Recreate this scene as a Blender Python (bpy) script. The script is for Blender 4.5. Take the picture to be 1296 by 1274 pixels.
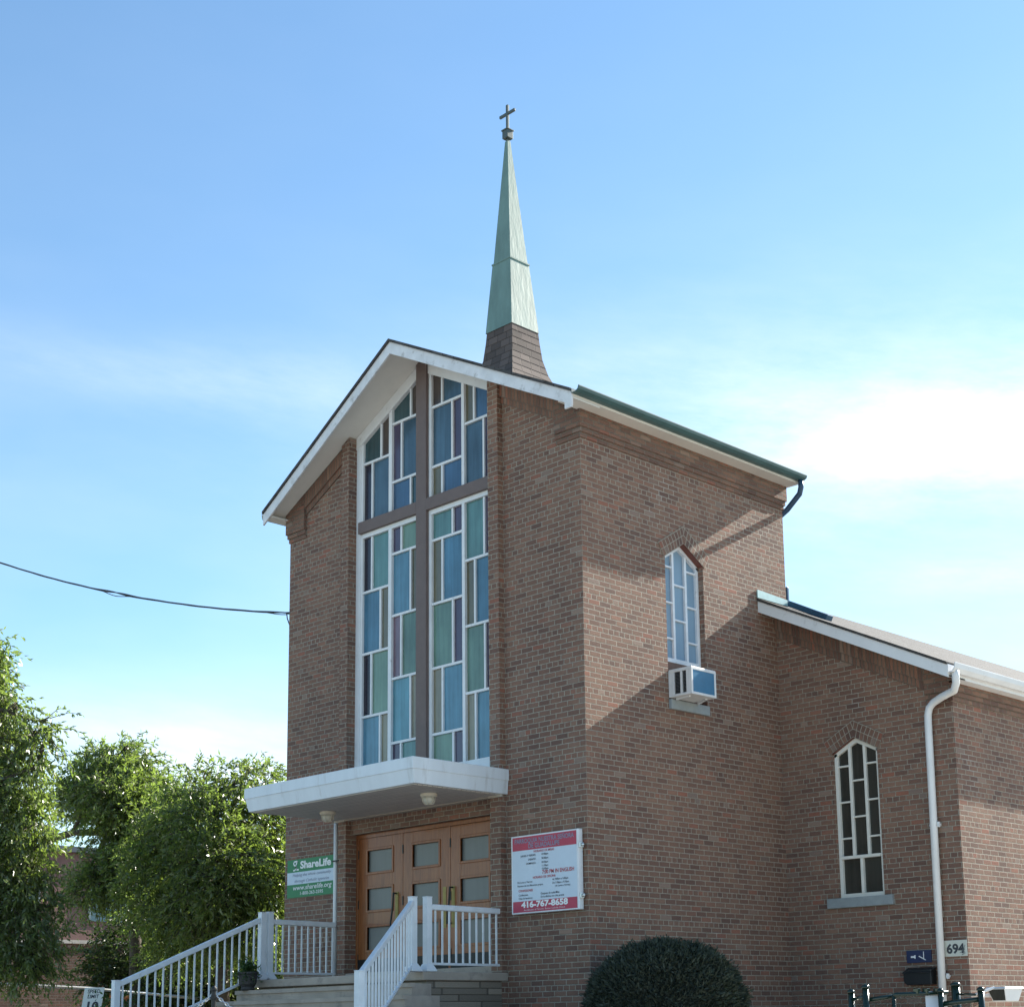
import bpy, bmesh, math, random
import numpy as np
from mathutils import Vector, Matrix
for o in list(bpy.data.objects): bpy.data.objects.remove(o, do_unlink=True)
S = bpy.context.scene
COL = S.collection
rad = math.radians

# ------------------------------------------------------------------ camera
CAM = Vector((13.8327, -14.7019, 0.6250))
ROT = (1.756269, 0.015778, 0.775090)
FPX, PX, PY = 1988.0, 707.69, 921.28
cd = bpy.data.cameras.new('camera'); cam = bpy.data.objects.new('camera', cd); COL.objects.link(cam)
cam.location = CAM; cam.rotation_euler = ROT
cd.sensor_width = 36; cd.lens = FPX/1296*36
cd.shift_x = (648-PX)/1296; cd.shift_y = (PY-637)/1296
cd.clip_start = .1; cd.clip_end = 3000
S.camera = cam
from mathutils import Euler
RM = Euler(ROT, 'XYZ').to_matrix()
def at(u, v, d):
    """a point of the place: d metres out along the view axis"""
    return CAM + (RM @ Vector(((u-PX)/FPX, -(v-PY)/FPX, -1))) * d

# ------------------------------------------------------------------ light
SUN_EL, SUN_AZ = 31.8, 6.7          # azimuth from +Y towards +X
sdir = Vector((math.sin(rad(SUN_AZ))*math.cos(rad(SUN_EL)), math.cos(rad(SUN_AZ))*math.cos(rad(SUN_EL)), math.sin(rad(SUN_EL))))
sl = bpy.data.lights.new('sun', 'SUN'); so = bpy.data.objects.new('sun', sl); COL.objects.link(so)
sl.energy = 4.4; sl.angle = rad(.5); sl.color = (1, .94, .83)
so.rotation_euler = (-sdir).to_track_quat('-Z', 'Y').to_euler()
S.view_settings.view_transform = 'Standard'; S.view_settings.look = 'None'
S.view_settings.exposure = 1.45; S.view_settings.gamma = 1

class NT:
    """tiny helper to write node graphs as expressions"""
    def __init__(s, tree): s.t = tree; s.n = tree.nodes; s.l = tree.links
    def add(s, typ, **kw):
        n = s.n.new(typ)
        for k, v in kw.items(): setattr(n, k, v)
        return n
    def put(s, sock, v):
        if isinstance(v, (int, float)): sock.default_value = v
        elif isinstance(v, (tuple, list)):
            sock.default_value = tuple(v) if len(v) == len(sock.default_value) else tuple(v)+(1,)
        else: s.l.new(v, sock)
    def m(s, op, a, b=None, c=None, clamp=False):
        n = s.add('ShaderNodeMath', operation=op, use_clamp=clamp)
        for i, v in enumerate((a, b, c)):
            if v is not None: s.put(n.inputs[i], v)
        return n.outputs[0]
    def mix(s, f, a, b, typ='MIX'):
        n = s.add('ShaderNodeMix', data_type='RGBA', blend_type=typ)
        s.put(n.inputs[0], f); s.put(n.inputs[6], a); s.put(n.inputs[7], b)
        return n.outputs[2]
    def comb(s, x, y, z):
        n = s.add('ShaderNodeCombineXYZ')
        for i, v in enumerate((x, y, z)): s.put(n.inputs[i], v)
        return n.outputs[0]
    def sep(s, v):
        n = s.add('ShaderNodeSeparateXYZ'); s.put(n.inputs[0], v); return n.outputs
    def noise(s, vec, scale, detail=3, rough=.5, out=0):
        n = s.add('ShaderNodeTexNoise'); n.inputs['Scale'].default_value = scale
        n.inputs['Detail'].default_value = detail; n.inputs['Roughness'].default_value = rough
        if vec is not None: s.l.new(vec, n.inputs['Vector'])
        return n.outputs[out]
    def ramp(s, f, stops):
        n = s.add('ShaderNodeValToRGB'); e = n.color_ramp.elements
        while len(e) < len(stops): e.new(.5)
        for q, (p, c) in zip(e, stops): q.position = p; q.color = tuple(c)+(1,) if len(c) == 3 else c
        s.put(n.inputs[0], f); return n.outputs[0]
    def rng(s, v, a, b, c=0., d=1.):
        n = s.add('ShaderNodeMapRange'); s.put(n.inputs[0], v)
        for i, q in enumerate((a, b, c, d)): s.put(n.inputs[i+1], q)
        return n.outputs[0]

W = bpy.data.worlds.new('World'); S.world = W; W.use_nodes = True
w = NT(W.node_tree); w.n.clear()
sky = w.add('ShaderNodeTexSky', sky_type='NISHITA')
sky.sun_disc = False; sky.sun_elevation = rad(SUN_EL); sky.sun_rotation = rad(SUN_AZ)
sky.altitude = 100; sky.air_density = 1.0; sky.dust_density = .15; sky.ozone_density = 1.4
tc = w.add('ShaderNodeTexCoord').outputs['Generated']
dx, dy, dz = w.sep(tc)
az = w.m('MULTIPLY', w.m('ARCTAN2', dx, dy), 57.2958); el = w.m('MULTIPLY', w.m('ARCSINE', dz), 57.2958)
wisp = w.comb(w.m('MULTIPLY', az, .055), w.m('MULTIPLY', w.m('ADD', el, w.m('MULTIPLY', az, .10)), .30), 3.1)
n1 = w.noise(wisp, 1.0, 7, .62)
n3 = w.noise(w.comb(w.m('MULTIPLY', az, .22), w.m('MULTIPLY', w.m('ADD', el, w.m('MULTIPLY', az, .12)), .75), 1.3), 1.0, 6, .65)
n2 = w.noise(w.comb(w.m('MULTIPLY', az, .05), w.m('MULTIPLY', el, .12), 7.7), 1.3, 4, .5)
def blob(a0, e0, sa, se, k):
    u = w.m('DIVIDE', w.m('SUBTRACT', az, a0), sa); v = w.m('DIVIDE', w.m('SUBTRACT', el, e0), se)
    r = w.m('ADD', w.m('MULTIPLY', u, u), w.m('MULTIPLY', v, v))
    return w.m('MULTIPLY', w.m('EXPONENT', w.m('MULTIPLY', r, -1.)), k)
bl = w.m('ADD', blob(-26, 20.2, 9.0, 1.9, .70), blob(-27, 15.4, 5, .6, .40))
bl = w.m('ADD', bl, blob(-32, 20.5, 17, 4.2, .44))
bl = w.m('ADD', bl, blob(-56, 22.8, 13, 1.1, .16))
bl = w.m('ADD', bl, blob(-58, 9.0, 12, 2.2, .62))
bl = w.m('ADD', bl, blob(-30, 11, 13, 3.4, .20))
bl = w.m('MULTIPLY', bl, w.m('ADD', w.rng(n1, .25, .75, .30, 1.0), w.rng(n3, .3, .7, -.22, .50)))
veil = w.m('MULTIPLY', w.rng(n2, .4, .75, 0, .20), w.rng(el, 10, 30, 1, .15))
cm = w.m('ADD', bl, veil, clamp=True)
skyc = w.mix(1., sky.outputs[0], (.86, 1.02, 1.04), 'MULTIPLY')
col = w.mix(cm, skyc, (5.6, 6.0, 6.35))
bg = w.add('ShaderNodeBackground'); w.l.new(col, bg.inputs[0]); bg.inputs[1].default_value = .085
wo = w.add('ShaderNodeOutputWorld'); w.l.new(bg.outputs[0], wo.inputs[0])

# ------------------------------------------------------------------ materials
MATS = {}
def mat(name, col, rough=.6, metal=0., spec=.4, var=0., vscale=6., bump=0., bscale=40., coat=0., dirt=None, stretch=None):
    if name in MATS: return MATS[name]
    M = bpy.data.materials.new(name); M.use_nodes = True; MATS[name] = M
    g = NT(M.node_tree); b = M.node_tree.nodes['Principled BSDF']
    b.inputs['Roughness'].default_value = rough; b.inputs['Metallic'].default_value = metal
    b.inputs['Specular IOR Level'].default_value = spec; b.inputs['Coat Weight'].default_value = coat
    pos = g.add('ShaderNodeTexCoord').outputs['Object']
    if stretch:
        x, y, z = g.sep(pos); pos = g.comb(g.m('MULTIPLY', x, stretch[0]), g.m('MULTIPLY', y, stretch[1]), g.m('MULTIPLY', z, stretch[2]))
    c = col
    if var:
        f = g.noise(pos, vscale, 5, .6)
        c = g.mix(g.rng(f, .3, .7), tuple(q*(1-var) for q in col), tuple(min(1, q*(1+var)) for q in col))
    if dirt:
        f = g.noise(pos, dirt[1], 6, .65)
        c = g.mix(g.rng(f, dirt[2], dirt[2]+.12, 0, dirt[3]), c if not isinstance(c, tuple) else c, dirt[0])
    g.put(b.inputs['Base Color'], c)
    if bump:
        bn = g.add('ShaderNodeBump'); bn.inputs['Strength'].default_value = bump; bn.inputs['Distance'].default_value = .01
        g.l.new(g.noise(pos, bscale, 4, .6), bn.inputs['Height']); g.l.new(bn.outputs[0], b.inputs['Normal'])
    return M

def brick_mat(name, hcourse=True, L=.215, H=.0715, offset=True, tone=1., mort=1.):
    M = bpy.data.materials.new(name); M.use_nodes = True
    g = NT(M.node_tree); b = M.node_tree.nodes['Principled BSDF']
    uv = g.add('ShaderNodeUVMap').outputs[0]
    u0, v0, _ = g.sep(uv)
    wob = g.noise(uv, 9, 2, .5)
    u = g.m('ADD', u0, g.m('MULTIPLY', g.m('SUBTRACT', wob, .5), .010)); v = g.m('ADD', v0, g.m('MULTIPLY', g.m('SUBTRACT', g.noise(uv, 7, 2), .5), .008))
    row = g.m('FLOOR', g.m('DIVIDE', v, H)); fv = g.m('FRACT', g.m('DIVIDE', v, H))
    par = g.m('FLOORED_MODULO', row, 2.)
    if hcourse:
        hd = g.m('COMPARE', g.m('FLOORED_MODULO', row, 6.), 5., .1)
        ln = g.m('SUBTRACT', L, g.m('MULTIPLY', hd, L/2))
        off = g.m('ADD', g.m('MULTIPLY', par, .5), g.m('MULTIPLY', hd, .0))
    else:
        ln = L; off = g.m('MULTIPLY', par, .5) if offset else 0.
    q = g.m('ADD', g.m('DIVIDE', u, ln), off)
    cell = g.m('FLOOR', q); fu = g.m('FRACT', q)
    du = g.m('MULTIPLY', g.m('MINIMUM', fu, g.m('SUBTRACT', 1., fu)), ln)
    dv = g.m('MULTIPLY', g.m('MINIMUM', fv, g.m('SUBTRACT', 1., fv)), H)
    d = g.m('MINIMUM', du, dv)
    d = g.m('ADD', d, g.m('MULTIPLY', g.m('SUBTRACT', g.noise(uv, 55, 3), .5), .004))
    face = g.rng(d, .0045, .0085)                       # 1 on the brick, 0 in the joint
    wn = g.add('ShaderNodeTexWhiteNoise', noise_dimensions='2D'); g.l.new(g.comb(cell, row, 0.), wn.inputs[0])
    rnd = wn.outputs[0]
    wn2 = g.add('ShaderNodeTexWhiteNoise', noise_dimensions='2D'); g.l.new(g.comb(g.m('ADD', cell, 31.5), row, 0.), wn2.inputs[0])
    t = tone
    bc = g.ramp(rnd, [(0, (.148*t, .088*t, .070*t)), (.14, (.185*t, .106*t, .080*t)), (.55, (.220*t, .126*t, .091*t)), (.90, (.246*t, .148*t, .107*t)), (1, (.278*t, .120*t, .082*t))])
    spec_ = g.noise(uv, 60, 4, .7)
    bc = g.mix(1., bc, g.ramp(spec_, [(.25, (.72, .72, .72)), (.75, (1.25, 1.22, 1.2))]), 'MULTIPLY')
    big = g.noise(uv, .55, 4, .6)
    bc = g.mix(1., bc, g.ramp(big, [(.3, (.86, .86, .88)), (.7, (1.12, 1.1, 1.06))]), 'MULTIPLY')
    strk = g.noise(g.comb(g.m('MULTIPLY', u0, 1.7), g.m('MULTIPLY', v0, .16), 0.), 1., 5, .6)
    bc = g.mix(1., bc, g.ramp(strk, [(.32, (.84, .84, .86)), (.55, (1., 1., 1.)), (.75, (1.08, 1.06, 1.03))]), 'MULTIPLY')
    mc = g.ramp(g.noise(uv, 18, 4, .6), [(.3, (.29*mort, .25*mort, .20*mort)), (.7, (.43*mort, .38*mort, .31*mort))])
    pale = g.rng(g.noise(uv, .8, 5, .7), .60, .70)
    mc = g.mix(g.m('MULTIPLY', pale, .5*mort), mc, (.55, .53, .49))
    c = g.mix(face, mc, bc)
    bl_ = g.m('MULTIPLY', g.rng(wn2.outputs[0], .975, .98), g.m('MULTIPLY', face, .3))
    c = g.mix(bl_, c, (.36, .30, .25))
    g.l.new(c, b.inputs['Base Color'])
    b.inputs['Roughness'].default_value = .82; b.inputs['Specular IOR Level'].default_value = .3
    h = g.m('ADD', g.m('MULTIPLY', face, .75), g.m('MULTIPLY', spec_, .35))
    h = g.m('ADD', h, g.m('MULTIPLY', rnd, .35))
    bn = g.add('ShaderNodeBump'); bn.inputs['Strength'].default_value = 1.; bn.inputs['Distance'].default_value = .013
    g.l.new(h, bn.inputs['Height']); g.l.new(bn.outputs[0], b.inputs['Normal'])
    return M
BR = brick_mat('brick'); BRA = brick_mat('arch_brick', False, .1075, .0715, False, .95); BRS = brick_mat('soldier_brick', False, .215, .0715, False, 1.0, .45); BRC = brick_mat('corbel_brick', True, .215, .0715, True, .95, .5)

white = mat('white_paint', (.70, .71, .72), .5, var=.06, vscale=3, dirt=((.38, .37, .35), 9, .62, .5))
oldwhite = mat('weathered_white_paint', (.66, .67, .69), .6, var=.10, vscale=5, dirt=((.33, .32, .30), 7, .56, .6), bump=.15)
alu = mat('white_aluminium', (.68, .70, .73), .42, var=.09, vscale=5, spec=.45, dirt=((.42, .40, .37), 7, .60, .45))
cream = mat('cream_frame_paint', (.72, .70, .64), .5, var=.05)
softw = mat('soffit_paint', (.70, .67, .62), .7, var=.06, vscale=2)
brownm = mat('brown_mullion_paint', (.145, .105, .095), .55, var=.08)
copper = mat('copper_patina', (.140, .228, .202), .5, .0, .5, var=.18, vscale=2.0, dirt=((.11, .19, .17), 1.6, .55, .5), bump=.35, bscale=4, stretch=(3., 3., .8))
gutterm = mat('green_copper_gutter', (.05, .115, .12), .45, 0, .5, var=.15, vscale=4)
bluemetal = mat('dark_blue_flashing', (.04, .10, .17), .4, .3)
flashm = mat('pale_copper_flashing', (.36, .52, .52), .45, .1, var=.12)
stone = mat('grey_stone_sill', (.27, .30, .31), .75, var=.12, vscale=8, bump=.3)
conc = mat('step_concrete', (.385, .32, .265), .85, var=.16, vscale=3, dirt=((.17, .155, .14), 4, .55, .5), bump=.3)
redwood = mat('red_lintel_paint', (.15, .055, .042), .6, var=.1)
brass = mat('brass', (.26, .205, .075), .5, .6, var=.2)
blackm = mat('black_metal', (.02, .021, .022), .45, .2)
darkg = mat('dark_green_coated_steel', (.008, .022, .016), .16, 0, .5)
steel = mat('galvanised_steel', (.52, .53, .54), .35, .8, var=.1)
beige = mat('beige_plastic', (.62, .57, .47), .5, var=.05)
lampglass = mat('frosted_lamp_glass', (.55, .53, .47), .35)
cable = mat('black_cable', (.03, .03, .035), .6)
bark = mat('bark', (.085, .07, .055), .9, var=.35, vscale=9, bump=.7, bscale=20)
terr = mat('terracotta_black_pot', (.045, .04, .038), .6, var=.15)
tan = mat('kraft_trim', (.45, .40, .33), .7)

def wood_mat():
    M = bpy.data.materials.new('oak_varnish'); M.use_nodes = True; g = NT(M.node_tree); b = M.node_tree.nodes['Principled BSDF']
    uv = g.add('ShaderNodeUVMap').outputs[0]; u, v, _ = g.sep(uv)
    s1 = g.noise(g.comb(g.m('MULTIPLY', u, 26.), g.m('MULTIPLY', v, 1.6), 0.), 1.6, 6, .65)
    s2 = g.noise(g.comb(g.m('MULTIPLY', u, 5.), g.m('MULTIPLY', v, .8), 3.), 1.5, 2)
    f = g.m('ADD', g.m('MULTIPLY', s1, .7), g.m('MULTIPLY', s2, .3))
    g.l.new(g.ramp(f, [(.3, (.13, .038, .011)), (.5, (.245, .080, .023)), (.7, (.33, .120, .037))]), b.inputs['Base Color'])
    b.inputs['Roughness'].default_value = .42; b.inputs['Coat Weight'].default_value = .15
    bn = g.add('ShaderNodeBump'); bn.inputs['Strength'].default_value = .15; bn.inputs['Distance'].default_value = .004
    g.l.new(s1, bn.inputs['Height']); g.l.new(bn.outputs[0], b.inputs['Normal']); return M
oak = wood_mat()

def shingle_mat(name, base, L=.30, H=.14):
    M = bpy.data.materials.new(name); M.use_nodes = True; g = NT(M.node_tree); b = M.node_tree.nodes['Principled BSDF']
    uv = g.add('ShaderNodeUVMap').outputs[0]; u, v, _ = g.sep(uv)
    row = g.m('FLOOR', g.m('DIVIDE', v, H)); fv = g.m('FRACT', g.m('DIVIDE', v, H))
    rs = g.add('ShaderNodeTexWhiteNoise', noise_dimensions='1D'); g.l.new(row, rs.inputs['W'])
    q = g.m('ADD', g.m('DIVIDE', u, L), rs.outputs[0]); cell = g.m('FLOOR', q); fu = g.m('FRACT', q)
    wn = g.add('ShaderNodeTexWhiteNoise', noise_dimensions='2D'); g.l.new(g.comb(cell, row, 0.), wn.inputs[0])
    edge = g.m('MULTIPLY', g.rng(fv, 0., .14), g.rng(g.m('MINIMUM', fu, g.m('SUBTRACT', 1., fu)), 0., .03))
    c = g.mix(wn.outputs[0], tuple(x*.7 for x in base), tuple(x*1.35 for x in base))
    c = g.mix(1., c, g.ramp(g.noise(uv, 90, 3), [(.3, (.7, .7, .7)), (.7, (1.25, 1.25, 1.25))]), 'MULTIPLY')
    c = g.mix(edge, tuple(x*.35 for x in base), c)
    g.l.new(c, b.inputs['Base Color']); b.inputs['Roughness'].default_value = .85
    bn = g.add('ShaderNodeBump'); bn.inputs['Strength'].default_value = .9; bn.inputs['Distance'].default_value = .02
    g.l.new(g.m('ADD', g.m('MULTIPLY', edge, .6), g.m('ADD', g.m('MULTIPLY', wn.outputs[0], .4), g.m('MULTIPLY', g.m('SUBTRACT', 1., fv), .5))), bn.inputs['Height'])
    g.l.new(bn.outputs[0], b.inputs['Normal']); return M
shing = shingle_mat('brown_shingle', (.095, .072, .064), .21, .125); roofsh = shingle_mat('grey_roof_shingle', (.06, .057, .056))

def board_mat():
    M = bpy.data.materials.new('soffit_boards'); M.use_nodes = True; g = NT(M.node_tree); b = M.node_tree.nodes['Principled BSDF']
    x, y, z = g.sep(g.add('ShaderNodeTexCoord').outputs['Object'])
    f = g.m('FRACT', g.m('DIVIDE', y, .085)); e = g.rng(g.m('MINIMUM', f, g.m('SUBTRACT', 1., f)), .02, .09)
    n = g.noise(g.comb(x, g.m('MULTIPLY', y, 9.), z), 2., 4)
    c = g.mix(g.rng(n, .3, .7), (.50, .46, .42), (.62, .57, .52)); c = g.mix(e, (.22, .20, .18), c)
    g.l.new(c, b.inputs['Base Color']); b.inputs['Roughness'].default_value = .6
    bn = g.add('ShaderNodeBump'); bn.inputs['Strength'].default_value = .6; bn.inputs['Distance'].default_value = .01
    g.l.new(e, bn.inputs['Height']); g.l.new(bn.outputs[0], b.inputs['Normal']); return M
boards = board_mat()

def glass_mat(name, col, rough=.16, spec=.6, streak=.42):
    """coloured window glass with curtain folds behind it and reflection patches painted into its colour"""
    M = bpy.data.materials.new(name); M.use_nodes = True; g = NT(M.node_tree); b = M.node_tree.nodes['Principled BSDF']
    x, y, z = g.sep(g.add('ShaderNodeTexCoord').outputs['Object'])
    n = g.noise(g.comb(g.m('MULTIPLY', g.m('ADD', x, y), 14.), 0., g.m('MULTIPLY', z, .7)), 1., 3, .6)
    n2 = g.noise(g.comb(x, y, z), 1.1, 3, .5)
    n2 = g.noise(g.comb(g.m('MULTIPLY', x, 1.6), y, g.m('MULTIPLY', z, 1.1)), 1.0, 4, .55)  # broad lighter and darker patches imitate reflections in the pane colour
    k = g.m('ADD', g.m('MULTIPLY', n, .40), g.m('MULTIPLY', n2, .60))
    c = g.mix(g.rng(k, .32, .68), tuple(q*(1-streak) for q in col), tuple(q*(1+streak) for q in col))
    g.l.new(c, b.inputs['Base Color']); b.inputs['Roughness'].default_value = rough; b.inputs['Specular IOR Level'].default_value = spec
    bn = g.add('ShaderNodeBump'); bn.inputs['Strength'].default_value = .12; bn.inputs['Distance'].default_value = .004
    g.l.new(g.noise(g.comb(x, y, z), 30, 2), bn.inputs['Height']); g.l.new(bn.outputs[0], b.inputs['Normal'])
    return M
G = dict(blue=glass_mat('blue_glass', (.055, .150, .225)), teal=glass_mat('teal_glass', (.085, .185, .175)), green=glass_mat('green_glass', (.095, .17, .13)),
         olive=glass_mat('olive_glass', (.115, .105, .065)), plum=glass_mat('plum_glass', (.06, .048, .082)), dark=glass_mat('dark_plum_glass', (.02, .018, .028)),
         deep=glass_mat('deep_blue_glass', (.045, .09, .125)), dteal=glass_mat('deep_teal_glass', (.035, .075, .085)), brown=glass_mat('brown_glass', (.065, .05, .042)), litplum=glass_mat('lit_plum_glass', (.16, .105, .135)), aqua=glass_mat('aqua_glass', (.085, .22, .27)), pale=glass_mat('pale_green_glass', (.13, .215, .155)), tan=glass_mat('tan_glass', (.19, .17, .115)), lblue=glass_mat('light_blue_glass', (.075, .185, .255)), dblue=glass_mat('strong_blue_glass', (.04, .095, .17)))
darkglass = glass_mat('dark_window_glass', (.042, .042, .036), .10, .5, .4)
dustglass = glass_mat('dusty_blue_glass', (.17, .27, .37), .55, 1.0, .12)
frost = glass_mat('frosted_door_glass', (.15, .155, .15), .35, .4, .12)
skypanel = mat('painted_sky_reflection', (.055, .17, .29), .25, 0, .6, var=.08)  # the sky mirrored in the glossy panel is put into its base colour

def leaf_mat(name, c1, c2, trans=.45, gloss=.35):
    M = bpy.data.materials.new(name); M.use_nodes = True; g = NT(M.node_tree); g.n.clear()
    oi = g.add('ShaderNodeAttribute', attribute_name='tint').outputs['Fac']
    c = g.mix(oi, c1, c2)
    p = g.add('ShaderNodeBsdfPrincipled'); g.l.new(c, p.inputs['Base Color']); p.inputs['Roughness'].default_value = .32; p.inputs['Specular IOR Level'].default_value = gloss
    t = g.add('ShaderNodeBsdfTranslucent'); g.l.new(g.mix(1., c, (1.55, 1.85, .62), 'MULTIPLY'), t.inputs[0])
    mx = g.add('ShaderNodeMixShader'); mx.inputs[0].default_value = trans; g.l.new(p.outputs[0], mx.inputs[1]); g.l.new(t.outputs[0], mx.inputs[2])
    o = g.add('ShaderNodeOutputMaterial'); g.l.new(mx.outputs[0], o.inputs[0]); return M
leafA = leaf_mat('ash_leaf', (.095, .132, .058), (.215, .245, .118), .55, 1.0)
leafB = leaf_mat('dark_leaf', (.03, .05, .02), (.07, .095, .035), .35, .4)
yew = leaf_mat('yew_needle', (.050, .062, .050), (.078, .092, .076), .12, .05)
fern = leaf_mat('fern_leaf', (.03, .07, .025), (.07, .12, .04), .3, .3)
petal = leaf_mat('orange_petal', (.65, .20, .08), (.75, .33, .16), .3, .2)

# ------------------------------------------------------------------ mesh helpers
class MB:
    def __init__(s): s.v = []; s.f = []; s.m = []; s.u = []
    def face(s, pts, mi=0, uv=None):
        pts = [Vector(p) for p in pts]; i = len(s.v); s.v += pts
        s.f.append(tuple(range(i, i+len(pts)))); s.m.append(mi)
        if uv is None:
            n = Vector((0, 0, 0))
            for a, b in zip(pts, pts[1:]+pts[:1]): n += a.cross(b)
            ax = max(range(3), key=lambda k: abs(n[k]))
            if ax == 0: uv = [(p.y+.1075, p.z-8.4) for p in pts]
            elif ax == 1: uv = [(p.x, p.z-8.4) for p in pts]
            else: uv = [(p.x, p.y) for p in pts]
        s.u.append(uv)
    def box(s, x0, x1, y0, y1, z0, z1, mi=0):
        x0, x1 = sorted((x0, x1)); y0, y1 = sorted((y0, y1)); z0, z1 = sorted((z0, z1))
        s.hexa([(x0,y0,z0),(x1,y0,z0),(x1,y1,z0),(x0,y1,z0),(x0,y0,z1),(x1,y0,z1),(x1,y1,z1),(x0,y1,z1)], mi)
        return s
    def hexa(s, p, mi=0):
        for q in ((3,2,1,0),(4,5,6,7),(0,1,5,4),(1,2,6,5),(2,3,7,6),(3,0,4,7)): s.face([p[k] for k in q], mi)
        return s
    def prism(s, poly, ext, mi=0):
        """poly: outward-ordered 3D outline, ext: extrusion vector"""
        e = Vector(ext); a = [Vector(p) for p in poly]; b = [p+e for p in a]
        s.face(a[::-1], mi); s.face(b, mi)
        for i in range(len(a)):
            j = (i+1) % len(a); s.face([a[i], a[j], b[j], b[i]], mi)
        return s
    def bar(s, p, q, wx, wy, mi=0, up=(0,0,1)):
        """rectangular bar from p to q, wx across, wy along 'up'"""
        p, q = Vector(p), Vector(q); d = (q-p).normalized(); a = d.cross(Vector(up))
        if a.length < 1e-4: a = d.cross(Vector((0,1,0)))
        a.normalize(); b = a.cross(d).normalized(); a *= wx/2; b *= wy/2
        s.hexa([p-a-b, p+a-b, q+a-b, q-a-b, p-a+b, p+a+b, q+a+b, q-a+b], mi); return s
    def tube(s, pts, r, n=8, mi=0, caps=True):
        pts = [Vector(p) for p in pts]; rs = r if isinstance(r, (list, tuple)) else [r]*len(pts)
        rings = []; ref = None
        for i, p in enumerate(pts):
            d = (pts[min(i+1, len(pts)-1)]-pts[max(i-1, 0)]).normalized()
            if ref is None: ref = d.cross(Vector((0,0,1))) if abs(d.z) < .95 else d.cross(Vector((1,0,0)))
            ref = (ref-d*ref.dot(d)).normalized(); bb = d.cross(ref)
            rings.append([p+(ref*math.cos(2*math.pi*k/n)+bb*math.sin(2*math.pi*k/n))*rs[i] for k in range(n)])
        for a, b in zip(rings, rings[1:]):
            for k in range(n): s.face([a[k], a[(k+1) % n], b[(k+1) % n], b[k]], mi)
        if caps: s.face(rings[0][::-1], mi); s.face(rings[-1], mi)
        return s
    def lathe(s, c, prof, n=24, mi=0):
        c = Vector(c); R = [[c+Vector((r*math.cos(2*math.pi*k/n), r*math.sin(2*math.pi*k/n), z)) for k in range(n)] for r, z in prof]
        for a, b in zip(R, R[1:]):
            for k in range(n): s.face([a[k], a[(k+1) % n], b[(k+1) % n], b[k]], mi)
        s.face(R[0][::-1], mi); s.face(R[-1], mi); return s
    def build(s, name, mats, parent=None, smooth=False, bevel=0., origin=None, sub=0):
        """link as ONE mesh object; world coordinates are made local to the parent's root"""
        org = Vector(origin) if origin is not None else rootloc(parent)
        me = bpy.data.meshes.new(name); me.from_pydata([tuple(p-org) for p in s.v], [], s.f)
        mats = mats if isinstance(mats, (list, tuple)) else [mats]
        for m_ in mats: me.materials.append(m_)
        me.polygons.foreach_set('material_index', s.m)
        uvl = me.uv_layers.new(name='UVMap'); uvl.data.foreach_set('uv', [c for f in s.u for p in f for c in p])
        bm = bmesh.new(); bm.from_mesh(me); bmesh.ops.remove_doubles(bm, verts=bm.verts, dist=1e-5)
        bm.to_mesh(me); bm.free()
        if smooth: me.shade_smooth()
        o = bpy.data.objects.new(name, me); COL.objects.link(o)
        if parent is not None: o.parent = parent
        else: o.location = org
        if bevel:
            b = o.modifiers.new('bevel', 'BEVEL'); b.width = bevel; b.segments = 2; b.limit_method = 'ANGLE'; b.angle_limit = rad(40)
        return o
def rootloc(p):
    if p is None: return Vector((0,0,0))
    while p.parent: p = p.parent
    return p.location.copy()
def tag(o, label, cat, group=None, kind=None):
    o['label'] = label; o['category'] = cat
    if group: o['group'] = group
    if kind: o['kind'] = kind
    return o
def thing(name, loc, label, cat, group=None):
    o = bpy.data.objects.new(name, None); COL.objects.link(o); o.location = loc; o.empty_display_size = .2
    return tag(o, label, cat, group)
def struct(o): o['kind'] = 'structure'; return o
def text(name, lines, mt, parent, org, xax, zax, thick=.002):
    """lines: (string, x, z, height, align, bold, shear, maxwidth) on a plane: all in ONE mesh"""
    X = Vector(xax).normalized(); Z = Vector(zax).normalized(); N = X.cross(Z)      # points out of the wall
    for (st, x, z, h, al, bold, sh, mw) in lines:
        c = bpy.data.curves.new('t', 'FONT'); c.body = st; c.size = h*1.38; c.align_x = al; c.offset = bold*h; c.shear = sh; c.extrude = 0; c.resolution_u = 3
        t = bpy.data.objects.new('t', c); COL.objects.link(t)
        bpy.context.view_layer.update()
        me = bpy.data.meshes.new_from_object(t)
        xs_ = [v.co.x for v in me.vertices]; wd = max(xs_)-min(xs_)
        k = -mw/wd if mw < 0 else (min(1., mw/wd) if mw else 1.)          # negative: stretch to that width
        b = MB(); b.v = [Vector(org)+X*(x+v.co.x*k)+Z*(z+v.co.y)+N*thick for v in me.vertices]
        b.f = [tuple(p.vertices) for p in me.polygons]; b.m = [0]*len(b.f); b.u = [[(0, 0)]*len(f) for f in b.f]
        bpy.data.objects.remove(t, do_unlink=True); bpy.data.curves.remove(c); bpy.data.meshes.remove(me)
        b.build(name, mt, parent)

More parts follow.
